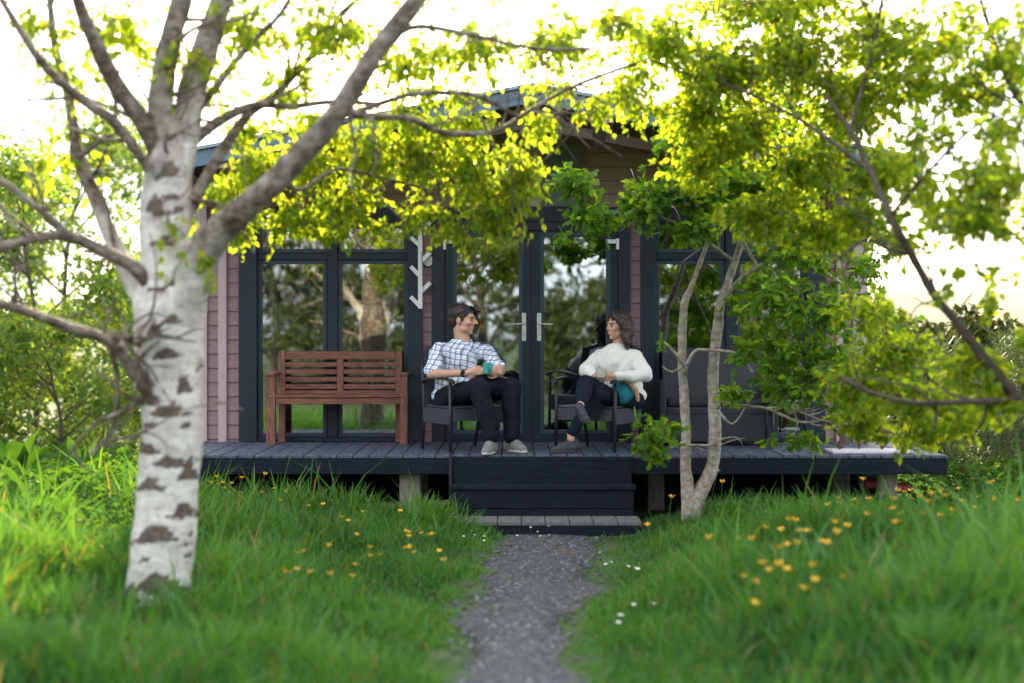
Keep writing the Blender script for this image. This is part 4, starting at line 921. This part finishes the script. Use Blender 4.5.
# ------------------------------------------------------------------ RATTAN CHAIRS   local: front = -y
def chair(loc,rz,label,width=.56,name='rattan_armchair',cat='armchair',group='woven armchairs on the deck'):
    r=empty(name,loc,label,cat,group,rz); hw=width/2; d=.27; arm=.655; sh=.40
    for s in (-1,1):
        MB().tube([(s*hw,-d,0),(s*hw,-d+.005,.33),(s*hw,-d+.01,arm-.02)],.0155,8).build('front_leg',M['metalblack'],r,smooth=True)
        MB().tube([(s*(hw-.02),d+.06,0),(s*(hw-.01),d,.30),(s*(hw-.015),d+.02,.55),(s*(hw-.03),d+.10,.93)],[.015,.016,.016,.013],8).build('rear_leg',M['metalblack'],r,smooth=True)
        mb=MB(); pts=[(s*hw,-d-.05,arm-.03),(s*hw,-d,arm-.005),(s*(hw+.005),-.05,arm+.012),(s*(hw-.005),.18,arm-.005),(s*(hw-.015),d+.04,arm-.03)]
        p,_=spline(pts,[1]*5,.03); v=[]
        for q in p: v+=[(q[0]-.026,q[1],q[2]-.011),(q[0]+.026,q[1],q[2]-.011),(q[0]+.026,q[1],q[2]+.011),(q[0]-.026,q[1],q[2]+.011)]
        f=[(i*4+k,i*4+(k+1)%4,(i+1)*4+(k+1)%4,(i+1)*4+k) for i in range(len(p)-1) for k in range(4)]+[(3,2,1,0),tuple(len(v)-4+k for k in range(4))]
        mb.add(v,f); mb.build('armrest',M['metalblack'],r,bevel=.006)
        MB().box(s*hw-.012,s*hw+.012,-d+.017,d-.017,sh-.15,sh-.01).build('side_apron',M['rattan'],r,bevel=.004)
    MB().box(-hw+.02,hw-.02,-d-.01,-d+.014,sh-.12,sh-.01).build('front_apron',M['rattan'],r,bevel=.004)
    MB().box(-hw+.016,hw-.016,-d,d+.01,sh-.008,sh+.012).build('seat',M['rattan'],r,bevel=.006)
    mb=MB(); v=[]; n=10
    for i in range(n+1):
        t=i/n; z=sh+.015+t*.54; y=d-.01+.02*t+.085*t*t
        for k in range(9):
            u=k/8*2-1; v.append((u*(hw-.035),y+.035*(1-u*u)*t,z-(.03*u**4 if i==n else 0)))
    m_=9*(n+1); v+= [(a,b_+.022,c) for a,b_,c in v]; f=[]
    for i in range(n):
        for k in range(8): a=i*9+k; f.append((a,a+1,a+10,a+9)); f.append((m_+a,m_+a+9,m_+a+10,m_+a+1))
    for k in range(8): f.append((k,m_+k,m_+k+1,k+1)); a=n*9+k; f.append((a,a+1,m_+a+1,m_+a))
    for i in range(n): a=i*9; f.append((a,a+9,m_+a+9,m_+a)); a=i*9+8; f.append((a,m_+a,m_+a+9,a+9))
    mb.add(v,f); mb.build('backrest',M['rattan'],r); return r
c1=chair((-.43,-1.20,DECK+.002),R(30),'black woven armchair the man sits in',.60)
c2=copy_tree(c1); c2.location=(.80,-1.20,DECK+.002); c2.rotation_euler=(0,0,R(-30)); c2['label']='black woven armchair the woman sits in'

# loveseat and little table behind the oak
ls=empty('woven_loveseat',(1.98,-.42,DECK),'dark woven two seat sofa standing behind the oak stems','sofa'); 
for (a,b_) in ((-.50,-.006),(.006,.50)):
    MB().box(a,b_,.16,.215,.40,.93,rot=(R(-8),0,0)).build('backrest',M['rattandark'],ls,bevel=.012)
MB().box(-.50,.50,-.28,.19,.30,.37).build('seat',M['rattandark'],ls,bevel=.01)
MB().box(-.49,.49,-.27,.15,.375,.44).build('cushion',mat('charcoal cushion',(.015,.016,.02),(.025,.027,.033),30,.9,.3),ls,bevel=.025)
for s in (-1,1):
    MB().box(s*.535-.032,s*.535+.032,-.29,.22,.02,.62).build('arm_panel',M['rattandark'],ls,bevel=.01)
MB().box(-.50,.50,-.285,-.26,.04,.30).build('front_apron',M['rattandark'],ls,bevel=.006)
tb=empty('side_table',(2.62,-.9,DECK),'small dark table on thin legs to the right of the woven sofa','table')
MB().box(-.22,.22,-.22,.22,.42,.445).build('table_top',M['metalblack'],tb,bevel=.006)
for sx in (-1,1):
    for sy in (-1,1): MB().tube([(sx*.19,sy*.19,0),(sx*.18,sy*.18,.42)],.012,8).build('leg',M['metalblack'],tb,smooth=True)

# white board and driftwood at the right end
p0=P(832,447,14.9); 
o=MB().box(2.86,3.60,-1.74,-1.38,DECK+.004,DECK+.028).build('pale_board',M['greywood'] if 0 else mat('pale board',(.5,.48,.48),(.62,.6,.6),5,.7,.2),None,bevel=.004); tag(o,'flat pale board lying on the right end of the deck','board')
dw=[('piece of brown driftwood leaning on the pale board, left one',2.98,[(0,0,.0),(.04,0,.10),(-.06,.02,.2),(-.16,.05,.26)],.045),('gnarled brown root standing on the pale board, right one',3.36,[(0,0,0),(.02,0,.14),(-.07,0,.27),(-.05,.03,.38)],.05)]
for lab,x,pp,rr in dw:
    mb=MB(); pts=[np.array(q)+[x,-1.5,DECK+.03+rr*.5] for q in pp]; mb.chain(pts,[rr*.6,rr,rr*1.05,rr*.5],10); mb.chain([pts[1],pts[1]+[.11,.02,.05],pts[1]+[.13,-.02,-.13]],[rr*.6,rr*.5,rr*.3],10); mb.chain([pts[2],pts[2]+[.08,.03,.10]],[rr*.6,rr*.25],10)
    o=mb.organic('driftwood',M['drift'],None,.012,2,fold=.012,fscale=18); tag(o,lab,'driftwood','driftwood on the pale board')

# indoor things seen through the glass
tt=empty('trestle_table',(-1.45,1.05,.60),'indoor table on white and pine trestle legs behind the bench','table')
MB().box(-.55,.55,-.3,.3,.70,.73).build('table_top',M['pine'],tt,bevel=.004)
for x in (-.38,-.05,.30):
    for s in (-1,1): MB().bar((x+s*.10,-.22,0),(x+s*.02,-.22,.70),.028,.028).build('leg',M['white'],tt,bevel=.003)
    MB().bar((x-.06,.2,0),(x,.2,.70),.045,.03).build('rear_leg',M['pine'],tt,bevel=.003)
MB().box(-.40,.32,-.222,-.20,.18,.20).build('stretcher',M['white'],tt)
o=MB().box(-1.72,-1.16,.86,1.22,1.335,1.40).build('folded_cloth',M['bluecloth'],None,bevel=.02); tag(o,'blue cloth folded on the indoor table behind the bench','cloth')
ar=empty('clothes_airer',(-2.28,.62,.60),'white wire clothes airer just inside the left window','airer')
for k in range(6): MB().tube([(-.25,0,.10+k*.13),(.35,0,.10+k*.13)],.004,6).build('wire',M['white'],ar)
for x in (-.25,.35): MB().tube([(x,0,0),(x,0,.82)],.008,6).build('leg',M['white'],ar)
for (x,lab) in ((-2.48,'pale net curtain gathered at the left edge of the left window'),(2.95,'pale net curtain gathered at the far right of the right window')):
    v=[];q=[]; 
    for i in range(25):
        u=i/24; xx=x-.06+u*.16; yy=.24+.025*math.sin(u*24)
        v+=[(xx,yy,.64),(xx,yy,2.78)]
    for i in range(24): q.append((i*2,i*2+2,i*2+3,i*2+1))
    o=link('curtain',quad_mesh('curtain',v,q,smooth=True),M['curtain']); sdm=o.modifiers.new('t','SOLIDIFY'); sdm.thickness=.004
    tag(o,lab,'curtain')

# ------------------------------------------------------------------ PEOPLE
def unit(v): v=np.array(v,float); return v/np.linalg.norm(v)
def hand(mb, wrist, fwd, nrm, s=1.08, curl=.9, thumb=1):
    """palm leaves the wrist along fwd, nrm points out of the palm; four unequal bent fingers and a side thumb"""
    f=unit(fwd); n=unit(np.array(nrm)-f*np.dot(nrm,f)); sd=np.cross(f,n)*thumb; w=np.array(wrist,float)
    Mx=Matrix(((sd[0],f[0],n[0]),(sd[1],f[1],n[1]),(sd[2],f[2],n[2])))
    mb.ell(w+f*.048*s,(.040*s,.052*s,.017*s),Mx,14,10)
    mb.capsule(w-f*.01,w+f*.03*s,.026*s,.024*s)
    for i,(o,L) in enumerate(((.030,.074),(.010,.082),(-.010,.076),(-.029,.060))):
        b0=w+f*(.088-.004*abs(i-1))*s+sd*o*s; d=f; p=b0; a=0
        for k,fr in enumerate((.45,.32,.23)):
            a+=curl*(.55 if k==0 else .6); dd=f*math.cos(a)+n*math.sin(a); q=p+dd*L*fr*s
            mb.capsule(p,q,(.0098-.001*k)*s,(.0092-.001*k)*s,8); p=q
    t0=w+f*.025*s+sd*.034*s; t1=t0+(sd*.55+f*.6+n*.35)*.038*s; t2=t1+(f*.75+n*.55)*.030*s
    mb.capsule(t0,t1,.0145*s,.012*s,8); mb.capsule(t1,t2,.0115*s,.0095*s,8)
def headM(yaw,pitch=0,roll=0): # local +y is the face; yaw 0 looks at the camera (-Y)
    return Matrix.Rotation(math.pi+yaw,3,'Z')@Matrix.Rotation(pitch,3,'X')@Matrix.Rotation(roll,3,'Y')
def head(mb, c, Mh, s, neck_to, female=False):
    def L(p): return np.array(c)+np.array(Mh@Vector(p))*s
    def e(p,r,n=20,m=14): mb.ell(L(p),tuple(q*s for q in r),Mh,n,m)
    e((0,-.012,.030),(.074,.093,.083)); e((0,.030,-.022),(.062,.062,.080)); e((0,.042,-.072),(.040 if not female else .035,.040,.034)); e((0,.066,-.092),(.021,.018,.016))
    e((0,.078,.026),(.048,.016,.012))                                   # brow
    for sx in (-1,1):
        e((sx*.038,.062,-.020),(.024,.026,.022)); e((sx*.074,-.006,-.006),(.010,.019,.031)); e((sx*.045,.02,-.065),(.02,.04,.025))
    nl_=.114 if not female else .106
    mb.capsule(L((0,.088,.016)),L((0,nl_,-.018)),.0085*s,(.0125 if not female else .0095)*s,10)
    for sx in (-1,1): e((sx*.011,nl_-.014,-.024),(.009,.010,.008),10,8)
    e((0,.082,-.050),(.022,.012,.006)); e((0,.080,-.062),(.019,.012,.006)); e((0,.062,-.055),(.036,.030,.026))
    mb.capsule(L((0,-.02,-.05)),neck_to,(.056 if not female else .047)*s,(.062 if not female else .050)*s,16)
    return L
def face_bits(root, off, L, Mh, s, smile=False, brow='hairdark'):
    for sx in (-1,1):
        o=MB().ell(L((sx*.031,.0835,.004)),(.0125*s,.006*s,.0065*s),Mh,12,8).build('eye',M['eye'],root,smooth=True,off=off)
        MB().capsule(L((sx*.046,.082,.024)),L((sx*.018,.092,.025)),.003*s,.0035*s,8).build('eyebrow',M[brow],root,smooth=True,off=off)
    MB().ell(L((0,.0915,-.051 if not smile else -.049)),(.019*s,.0045*s,.003*s),Mh,12,8).ell(L((0,.0895,-.059 if not smile else -.063)),(.016*s,.0045*s,.0035*s),Mh,12,8).build('lips',M['lip'],root,smooth=True,off=off)
    if smile: MB().ell(L((0,.0895,-.056)),(.015*s,.0045*s,.0045*s),Mh,12,8).build('teeth',M['teeth'],root,smooth=True,off=off)

def shoe(name, heel, toe, m, sole, root, off, up=(0,0,1), s=1.0):
    heel=np.array(heel,float); toe=np.array(toe,float); d=unit(toe-heel); u=np.array(up,float); u=unit(u-d*np.dot(u,d)); sd=np.cross(d,u); L=np.linalg.norm(toe-heel)
    mb=MB(); mb.capsule(heel+u*.045,heel+d*L*.45+u*.042,.042*s,.042*s); mb.capsule(heel+d*L*.45+u*.042,toe-d*.04+u*.026,.043*s,.034*s); mb.capsule(heel+u*.05,heel+u*.095+d*.025,.040*s,.042*s); mb.capsule(heel+d*.07+u*.08,heel+d*.14+u*.06,.036*s,.035*s)
    sh=mb.organic(name,m,root,.008,4,off=off)
    mb=MB(); n=18; v=[]
    for z in (0,.022):
        for k in range(n):
            a=2*math.pi*k/n; x=math.cos(a); y=math.sin(a); v.append(heel+d*(L*.46+x*(L*.5+.02))+sd*(y*.042*s*(1+.12*x))+u*(z+.0))
    mb.add(v,[tuple(range(n-1,-1,-1)),tuple(range(n,2*n))]+[(k,(k+1)%n,n+(k+1)%n,n+k) for k in range(n)])
    mb.build('sole',sole,sh,bevel=.004,off=off)
    return sh

# --- the man
mroot=np.array([-.40,-1.35,DECK]); man=empty('person',mroot,'man in a blue checked white shirt seated in the left armchair, looking right','person'); off=mroot
hipc=P(452,399,14.82); hl=P(444,399,14.76); hr=P(466,398,14.86)           # his right hip is on the viewer's left
kl=P(479,387,14.33); kr=P(512,387,14.50)
al=P(492,434,14.30); ar_=P(511,433,14.48)
waist=P(452,384,14.86); chest=P(458,362,14.88); neck=P(463,341,14.90)
sl=P(438,350,14.76); sr=P(486,352,15.00)
el_=P(431,374,14.62); er=P(501,371,14.72)
wl=P(467,373,14.36); wr=P(499,373,14.42)
Mh=headM(R(70),R(-3),0); hs=1.22; hc=P(463,320,14.90)
mb=MB(); L=head(mb,hc,Mh,hs,neck+np.array([0,.02,-.02]))
mb.ell(chest,(.17,.12,.2)); mb.ell(waist,(.155,.12,.14)); mb.chain([sl,el_,wl],[.052,.046,.030]); mb.chain([sr,er,wr],[.052,.046,.030]); mb.capsule(sl,sr,.055,.055)
mb.chain([hl,kl,al],[.06,.045,.036]); mb.chain([hr,kr,ar_],[.06,.045,.036]); mb.capsule(hl,hr,.06,.06); mb.capsule(waist,hipc,.11,.07)
mugc=P(487.5,367.5,14.36)
hand(mb,wl,(mugc-wl)+np.array([.01,-.03,-.005]),(.35,.85,.05),1.1,.75,-1); hand(mb,wr,(mugc-wr)+np.array([-.03,-.06,-.01]),(-.35,.85,.05),1.1,.75,1)
body=mb.organic('body',M['skin'],man,.006,3,off=off)
face_bits(man,off,L,Mh,hs,False,'hairdark')
def hp(p): return L(p)
mb=MB(); mb.ell(L((0,-.022,.046)),(.083*hs,.098*hs,.084*hs),Mh,20,14); mb.ell(L((0,-.058,-.008)),(.070*hs,.058*hs,.068*hs),Mh,18,12)
mb.ell(L((0,.034,.086)),(.050*hs,.032*hs,.024*hs),Mh,16,10)
for sx in (-1,1): mb.ell(L((sx*.066,.012,.022)),(.014*hs,.022*hs,.036*hs),Mh,12,8)
mb.organic('hair',M['hairdark'],man,.006,3,off=off,fold=.004,fscale=40,seed=2)
# stubble free jaw; sunglasses pushed up on the hair
sg=MB()
for sx in (-1,1): sg.ell(L((sx*.034,.068,.098)),(.026*hs,.009*hs,.018*hs),Mh@Matrix.Rotation(R(-35),3,'X'),14,10)
sg.capsule(L((-.01,.088,.088)),L((.01,.088,.088)),.005,.005,8)
for sx in (-1,1): sg.chain([L((sx*.066,.075,.086)),L((sx*.088,.02,.062)),L((sx*.084,-.05,.03))],[.005,.005,.004],8)
sg.build('sunglasses',M['glassdark'],man,smooth=True,off=off)
# shirt
mb=MB(); mb.ell(chest+[0,.0,.01],(.188,.138,.21)); mb.ell(waist+[0,0,.01],(.176,.148,.15)); mb.ell(hipc+[-.02,.03,.03],(.185,.15,.10)); mb.capsule(sl,sr,.064,.064,18); mb.capsule(neck+[0,.02,-.035],(sl+sr)/2,.070,.09,18)
mb.capsule(neck+[0,.02,-.04],sl,.062,.066,16); mb.capsule(neck+[0,.02,-.04],sr,.062,.066,16); mb.capsule(chest+[0,0,.06],sl,.12,.066,18); mb.capsule(chest+[0,0,.06],sr,.12,.068,18)
mb.capsule(sl,sl+(el_-sl)*.80,.070,.070,18); mb.capsule(sr,sr+(er-sr)*.78,.070,.070,18)
mb.organic('shirt',M['plaid'],man,.009,5,off=off,fold=.017,fscale=11,seed=3)
mb=MB()
fd=np.array([math.sin(R(30)),-math.cos(R(30)),0]); sdv=np.array([math.cos(R(30)),math.sin(R(30)),0])
for s in (-1,1):
    mb.chain([neck+sdv*s*.062+[0,.05,.012],neck+sdv*s*.072+fd*.03+[0,0,.0],neck+sdv*s*.035+fd*.105+[0,0,-.045],neck+sdv*s*.060+fd*.12+[0,0,-.075]],[.014,.014,.013,.010],8)
mb.chain([neck+sdv*-.06+[0,.05,.015],neck+[0,.085,.02],neck+sdv*.06+[0,.05,.015]],[.014,.014,.014],8)
mb.organic('collar',M['plaid'],man,.006,2,off=off)
# jeans
mb=MB(); mb.capsule(hl,kl,.105,.092,18); mb.capsule(hr,kr,.105,.092,18); mb.capsule(hl+[0,.05,-.01],hr+[0,.05,-.01],.11,.11,18)
mb.chain([kl,kl*.4+al*.6,al+[0,0,-.015]],[.092,.084,.078],18); mb.chain([kr,kr*.4+ar_*.6,ar_+[0,0,-.015]],[.092,.082,.076],18)
mb.organic('jeans',M['jeans'],man,.009,4,off=off,fold=.012,fscale=10,seed=4)
shoe('shoe',al+[-.0,.05,-.0]-[0,0,al[2]-DECK-.006],al+[-.06,-.20,0]-[0,0,al[2]-DECK-.006],M['shoegrey'],M['sole'],man,off,s=1.3)
shoe('shoe',ar_+[-.02,.05,-.0]-[0,0,ar_[2]-DECK-.006],ar_+[.13,-.15,0]-[0,0,ar_[2]-DECK-.006],M['shoegrey'],M['sole'],man,off,s=1.3)
wd=unit(wl-el_); wc=wl-wd*.035
mb=MB(); mb.tube([wc-wd*.013,wc+wd*.013],.037,20); mb.capsule(wc+np.array([-.01,-.036,.012]),wc+np.array([-.01,-.046,.014]),.021,.020,14)
mb.build('wristwatch',M['metalblack'],man,bevel=.002,off=off)
def mug(name,c,m,label,r=.042,h=.098,hdir=1):
    root=empty(name,np.array(c)-[0,0,h/2],label,'mug')
    MB().lathe((0,0,0),[(r*.86,0),(r*.95,.006),(r,h*.4),(r*1.02,h),(r*.93,h),(r*.90,.012)],28).build('cup_body',m,root,smooth=False)
    a=[(hdir*r*.95,0,h*.8),(hdir*(r+.030),0,h*.74),(hdir*(r+.034),0,h*.42),(hdir*r*.95,0,h*.2)]; p,_=spline(a,[1]*4,.008)
    MB().tube(p,.006,8).build('handle',m,root,smooth=True); return root
mg=mug('mug',mugc+[0,-.01,-.006],M['teal'],'teal mug held in both hands by the man'); mg.rotation_euler=(0,0,R(-70))

# --- the woman
wroot=np.array([.85,-1.35,DECK]); wom=empty('person',wroot,'woman in a cream jumper seated in the right armchair, smiling to the left','person'); off=wroot
hipc=P(626,399,14.82); hL=P(613,400,14.86); hR=P(634,400,14.76)
kA=P(586,383,14.34); aA=P(580,407,14.06)          # crossed leg
kB=P(597,394,14.40); aB=P(571,434,14.42)          # leg standing on the deck
waist=P(622,386,14.86); chest=P(618,364,14.88); neck=P(618,344.5,14.90)
sL=P(601,356,15.0); sR=P(634,357,14.78)
eL=P(586,370,14.74); eR=P(646,375,14.58); wL=P(595,376,14.44); wR=P(614,376,14.36)
Mh=headM(R(-62),R(-2),0); hs=1.15; hc=P(618.5,326,14.90)
mb=MB(); L=head(mb,hc,Mh,hs,neck+np.array([0,.02,-.02]),True)
mb.ell(chest,(.14,.10,.18)); mb.ell(waist,(.13,.10,.13)); mb.chain([sL,eL,wL],[.045,.038,.025]); mb.chain([sR,eR,wR],[.045,.038,.025]); mb.capsule(sL,sR,.048,.048)
mb.chain([hL,kA,aA],[.06,.045,.034]); mb.chain([hR,kB,aB],[.06,.045,.036]); mb.capsule(hL,hR,.06,.06); mb.capsule(waist,hipc,.10,.07)
mb.capsule(aB,aB+[0,0,-.05],.036,.036); mb.capsule(aA,aA+[.0,-.0,-.03],.034,.030)
cupc=P(601,372.5,14.36)
hand(mb,wR,(cupc-wR)+np.array([-.03,-.03,.0]),(-.3,.85,.1),.98,.8,1); hand(mb,wL,(cupc-wL)+np.array([.02,-.05,-.005]),(.3,.85,.1),.98,.8,-1)
mb.organic('body',M['skin2'],wom,.006,3,off=off)
face_bits(wom,off,L,Mh,hs,True,'hairbrown')
g=np.random.default_rng(12)
mb=MB(); mb.ell(L((0,-.024,.044)),(.088*hs,.100*hs,.086*hs),Mh,20,14); mb.ell(L((0,-.060,-.04)),(.090*hs,.062*hs,.10*hs),Mh,18,12)
mb.ell(L((0,.035,.088)),(.060*hs,.045*hs,.030*hs),Mh,16,10)
for i in range(46):                                              # wavy locks falling to the shoulders
    a=g.uniform(-2.05,2.05); x=math.sin(a)*.100; y=-math.cos(a)*.095-.012
    if y>.045: continue
    zz=g.uniform(-.02,.06); ln=g.uniform(.14,.205); pts=[]
    for k in range(6):
        t=k/5; pts.append(L((x*(1+.25*t)+.010*math.sin(t*9+i),y*(1+.18*t)+.010*math.cos(t*8+i*2),zz-ln*t)))
    mb.chain(pts,[.016,.019,.020,.019,.016,.009],8)
for sx in (-1,1): mb.chain([L((sx*.045,.055,.075)),L((sx*.078,.035,.03)),L((sx*.084,.012,-.05)),L((sx*.088,.0,-.12))],[.018,.018,.02,.014],8)
mb.organic('hair',M['hairbrown'],wom,.006,1,off=off,fold=.008,fscale=45,seed=6)
# jumper
mb=MB(); mb.ell(chest+[0,0,.0],(.185,.135,.20)); mb.ell(waist+[.01,0,0],(.185,.15,.15)); mb.ell(hipc+[.03,.02,.03],(.17,.15,.09)); mb.capsule(sL,sR,.062,.062,18); mb.capsule(neck+[0,.02,-.045],sL,.062,.062,16); mb.capsule(neck+[0,.02,-.045],sR,.062,.062,16); mb.capsule(neck+[0,.015,-.045],(sL+sR)/2,.070,.085,18)
mb.capsule(chest+[0,0,.05],sL,.11,.07,18); mb.capsule(chest+[0,0,.05],sR,.11,.07,18)
mb.chain([sL,eL,wL-(wL-eL)*.12],[.064,.068,.044],18); mb.chain([sR,eR,wR-(wR-eR)*.10],[.066,.068,.046],18)
mb.capsule(sR,sR*.5+waist*.5,.075,.12,18)
mb.organic('jumper',M['wool'],wom,.009,5,off=off,fold=.014,fscale=8,seed=8)
mb=MB()
fd=np.array([-math.sin(R(30)),-math.cos(R(30)),0]); sdv=np.array([math.cos(R(30)),-math.sin(R(30)),0]); ring=[]
for k in range(17):
    a=2*math.pi*k/16; ring.append(neck+sdv*math.cos(a)*.066+fd*(math.sin(a)*.062)+[0,.012,-.022-.018*math.sin(a)])
mb.chain(ring,[.013]*17,8); mb.organic('neckband',M['wool'],wom,.006,1,off=off)
# trousers
mb=MB(); mb.capsule(hL,kA,.092,.074,18); mb.capsule(hR,kB,.095,.072,18); mb.capsule(hL+[0,.04,0],hR+[0,.04,0],.10,.10,18)
mb.chain([kA,kA*.45+aA*.55,aA+(kA-aA)*.22],[.074,.066,.056],18); mb.chain([kB,kB*.5+aB*.5,aB+(kB-aB)*.07],[.072,.062,.052],18)
mb.organic('trousers',M['leggings'],wom,.009,4,off=off,fold=.008,fscale=11,seed=9)
gB=DECK+.006
shoe('trainer',np.array([aB[0]+.05,aB[1]+.02,gB]),np.array([aB[0]-.19,aB[1]-.09,gB]),M['shoedark'],M['soledark'],wom,off)
shoe('trainer',aA+[.01,.03,-.075],aA+[.06,-.16,-.135],M['shoedark'],M['soledark'],wom,off,up=(-.25,-.35,.9))
mug('mug',cupc+[0,-.01,-.004],M['cup'],'pale stoneware cup held in both hands by the woman',.038,.085).rotation_euler=(0,0,R(70))
# teal and tan bag tucked beside her
c=P(625,389,14.56)
bg=empty('cushion',c+[0,0,-.1],'teal cushion with a tan edge tucked beside the woman in her chair','cushion'); oo=c+[0,0,-.1]
MB().ell(c+[-.03,0,-.03],(.115,.07,.115)).organic('cover',M['tealcloth'],bg,.01,3,off=oo,fold=.01,fscale=10)
MB().chain([c+[-.06,-.05,.085],c+[.03,-.06,.06],c+[.10,-.05,-.01],c+[.115,-.04,-.10]],[.014,.02,.024,.018],10).organic('edging',M['tancloth'],bg,.008,2,off=oo)

# ------------------------------------------------------------------ LIGHT, SKY, CAMERA
EL=R(20); AZ=R(6)     # the sun stands behind the cabin, a little to the left
sd_=Vector((-math.sin(AZ)*math.cos(EL),math.cos(AZ)*math.cos(EL),math.sin(EL)))
sun=bpy.data.lights.new('sun','SUN'); sun.energy=4.6; sun.angle=R(.6); sun.color=(1,.84,.58)
so_=bpy.data.objects.new('sun',sun); COL.objects.link(so_); so_.rotation_euler=sd_.to_track_quat('Z','Y').to_euler(); so_.location=(0,20,20)
w=bpy.data.worlds.new('World'); scene.world=w; w.use_nodes=True; nt=w.node_tree; bgn=nt.nodes['Background']
sky=nt.nodes.new('ShaderNodeTexSky'); sky.sky_type='NISHITA'; sky.sun_disc=False; sky.sun_elevation=EL; sky.sun_rotation=-AZ; sky.air_density=1.1; sky.dust_density=2.5; sky.ozone_density=1.2
tc=nt.nodes.new('ShaderNodeTexCoord'); nz=nt.nodes.new('ShaderNodeTexNoise'); nz.inputs['Scale'].default_value=2.6; nz.inputs['Detail'].default_value=7
mp=nt.nodes.new('ShaderNodeMapping'); mp.inputs['Scale'].default_value=(1,1,2.6); nt.links.new(tc.outputs['Generated'],mp.inputs[0]); nt.links.new(mp.outputs[0],nz.inputs[0])
cl=ramp(nt,nz.outputs[0],[(.36,(.25,.25,.25)),(.56,(.95,.95,.95))])
mx=nt.nodes.new('ShaderNodeMix'); mx.data_type='RGBA'; mx.inputs[7].default_value=(9.6,10.0,10.8,1)
nt.links.new(cl,mx.inputs[0]); nt.links.new(sky.outputs[0],mx.inputs[6]); nt.links.new(mx.outputs[2],bgn.inputs[0]); bgn.inputs[1].default_value=.10

cam=bpy.data.cameras.new('camera'); co_=bpy.data.objects.new('camera',cam); COL.objects.link(co_); scene.camera=co_
co_.location=(0,CY,CZ); cam.sensor_width=36; cam.lens=F*36/1024; cam.clip_end=2000; cam.clip_start=.1
co_.rotation_euler=(R(90)-math.atan((341.5-HY)/F),0,0)
cam.dof.use_dof=True; cam.dof.focus_distance=14.7; cam.dof.aperture_fstop=.85
vs=scene.view_settings; vs.view_transform='Standard'; vs.look='None'; vs.exposure=1.78; vs.gamma=1
scene.cycles.max_bounces=8; scene.cycles.transparent_max_bounces=12; scene.cycles.use_denoising=True
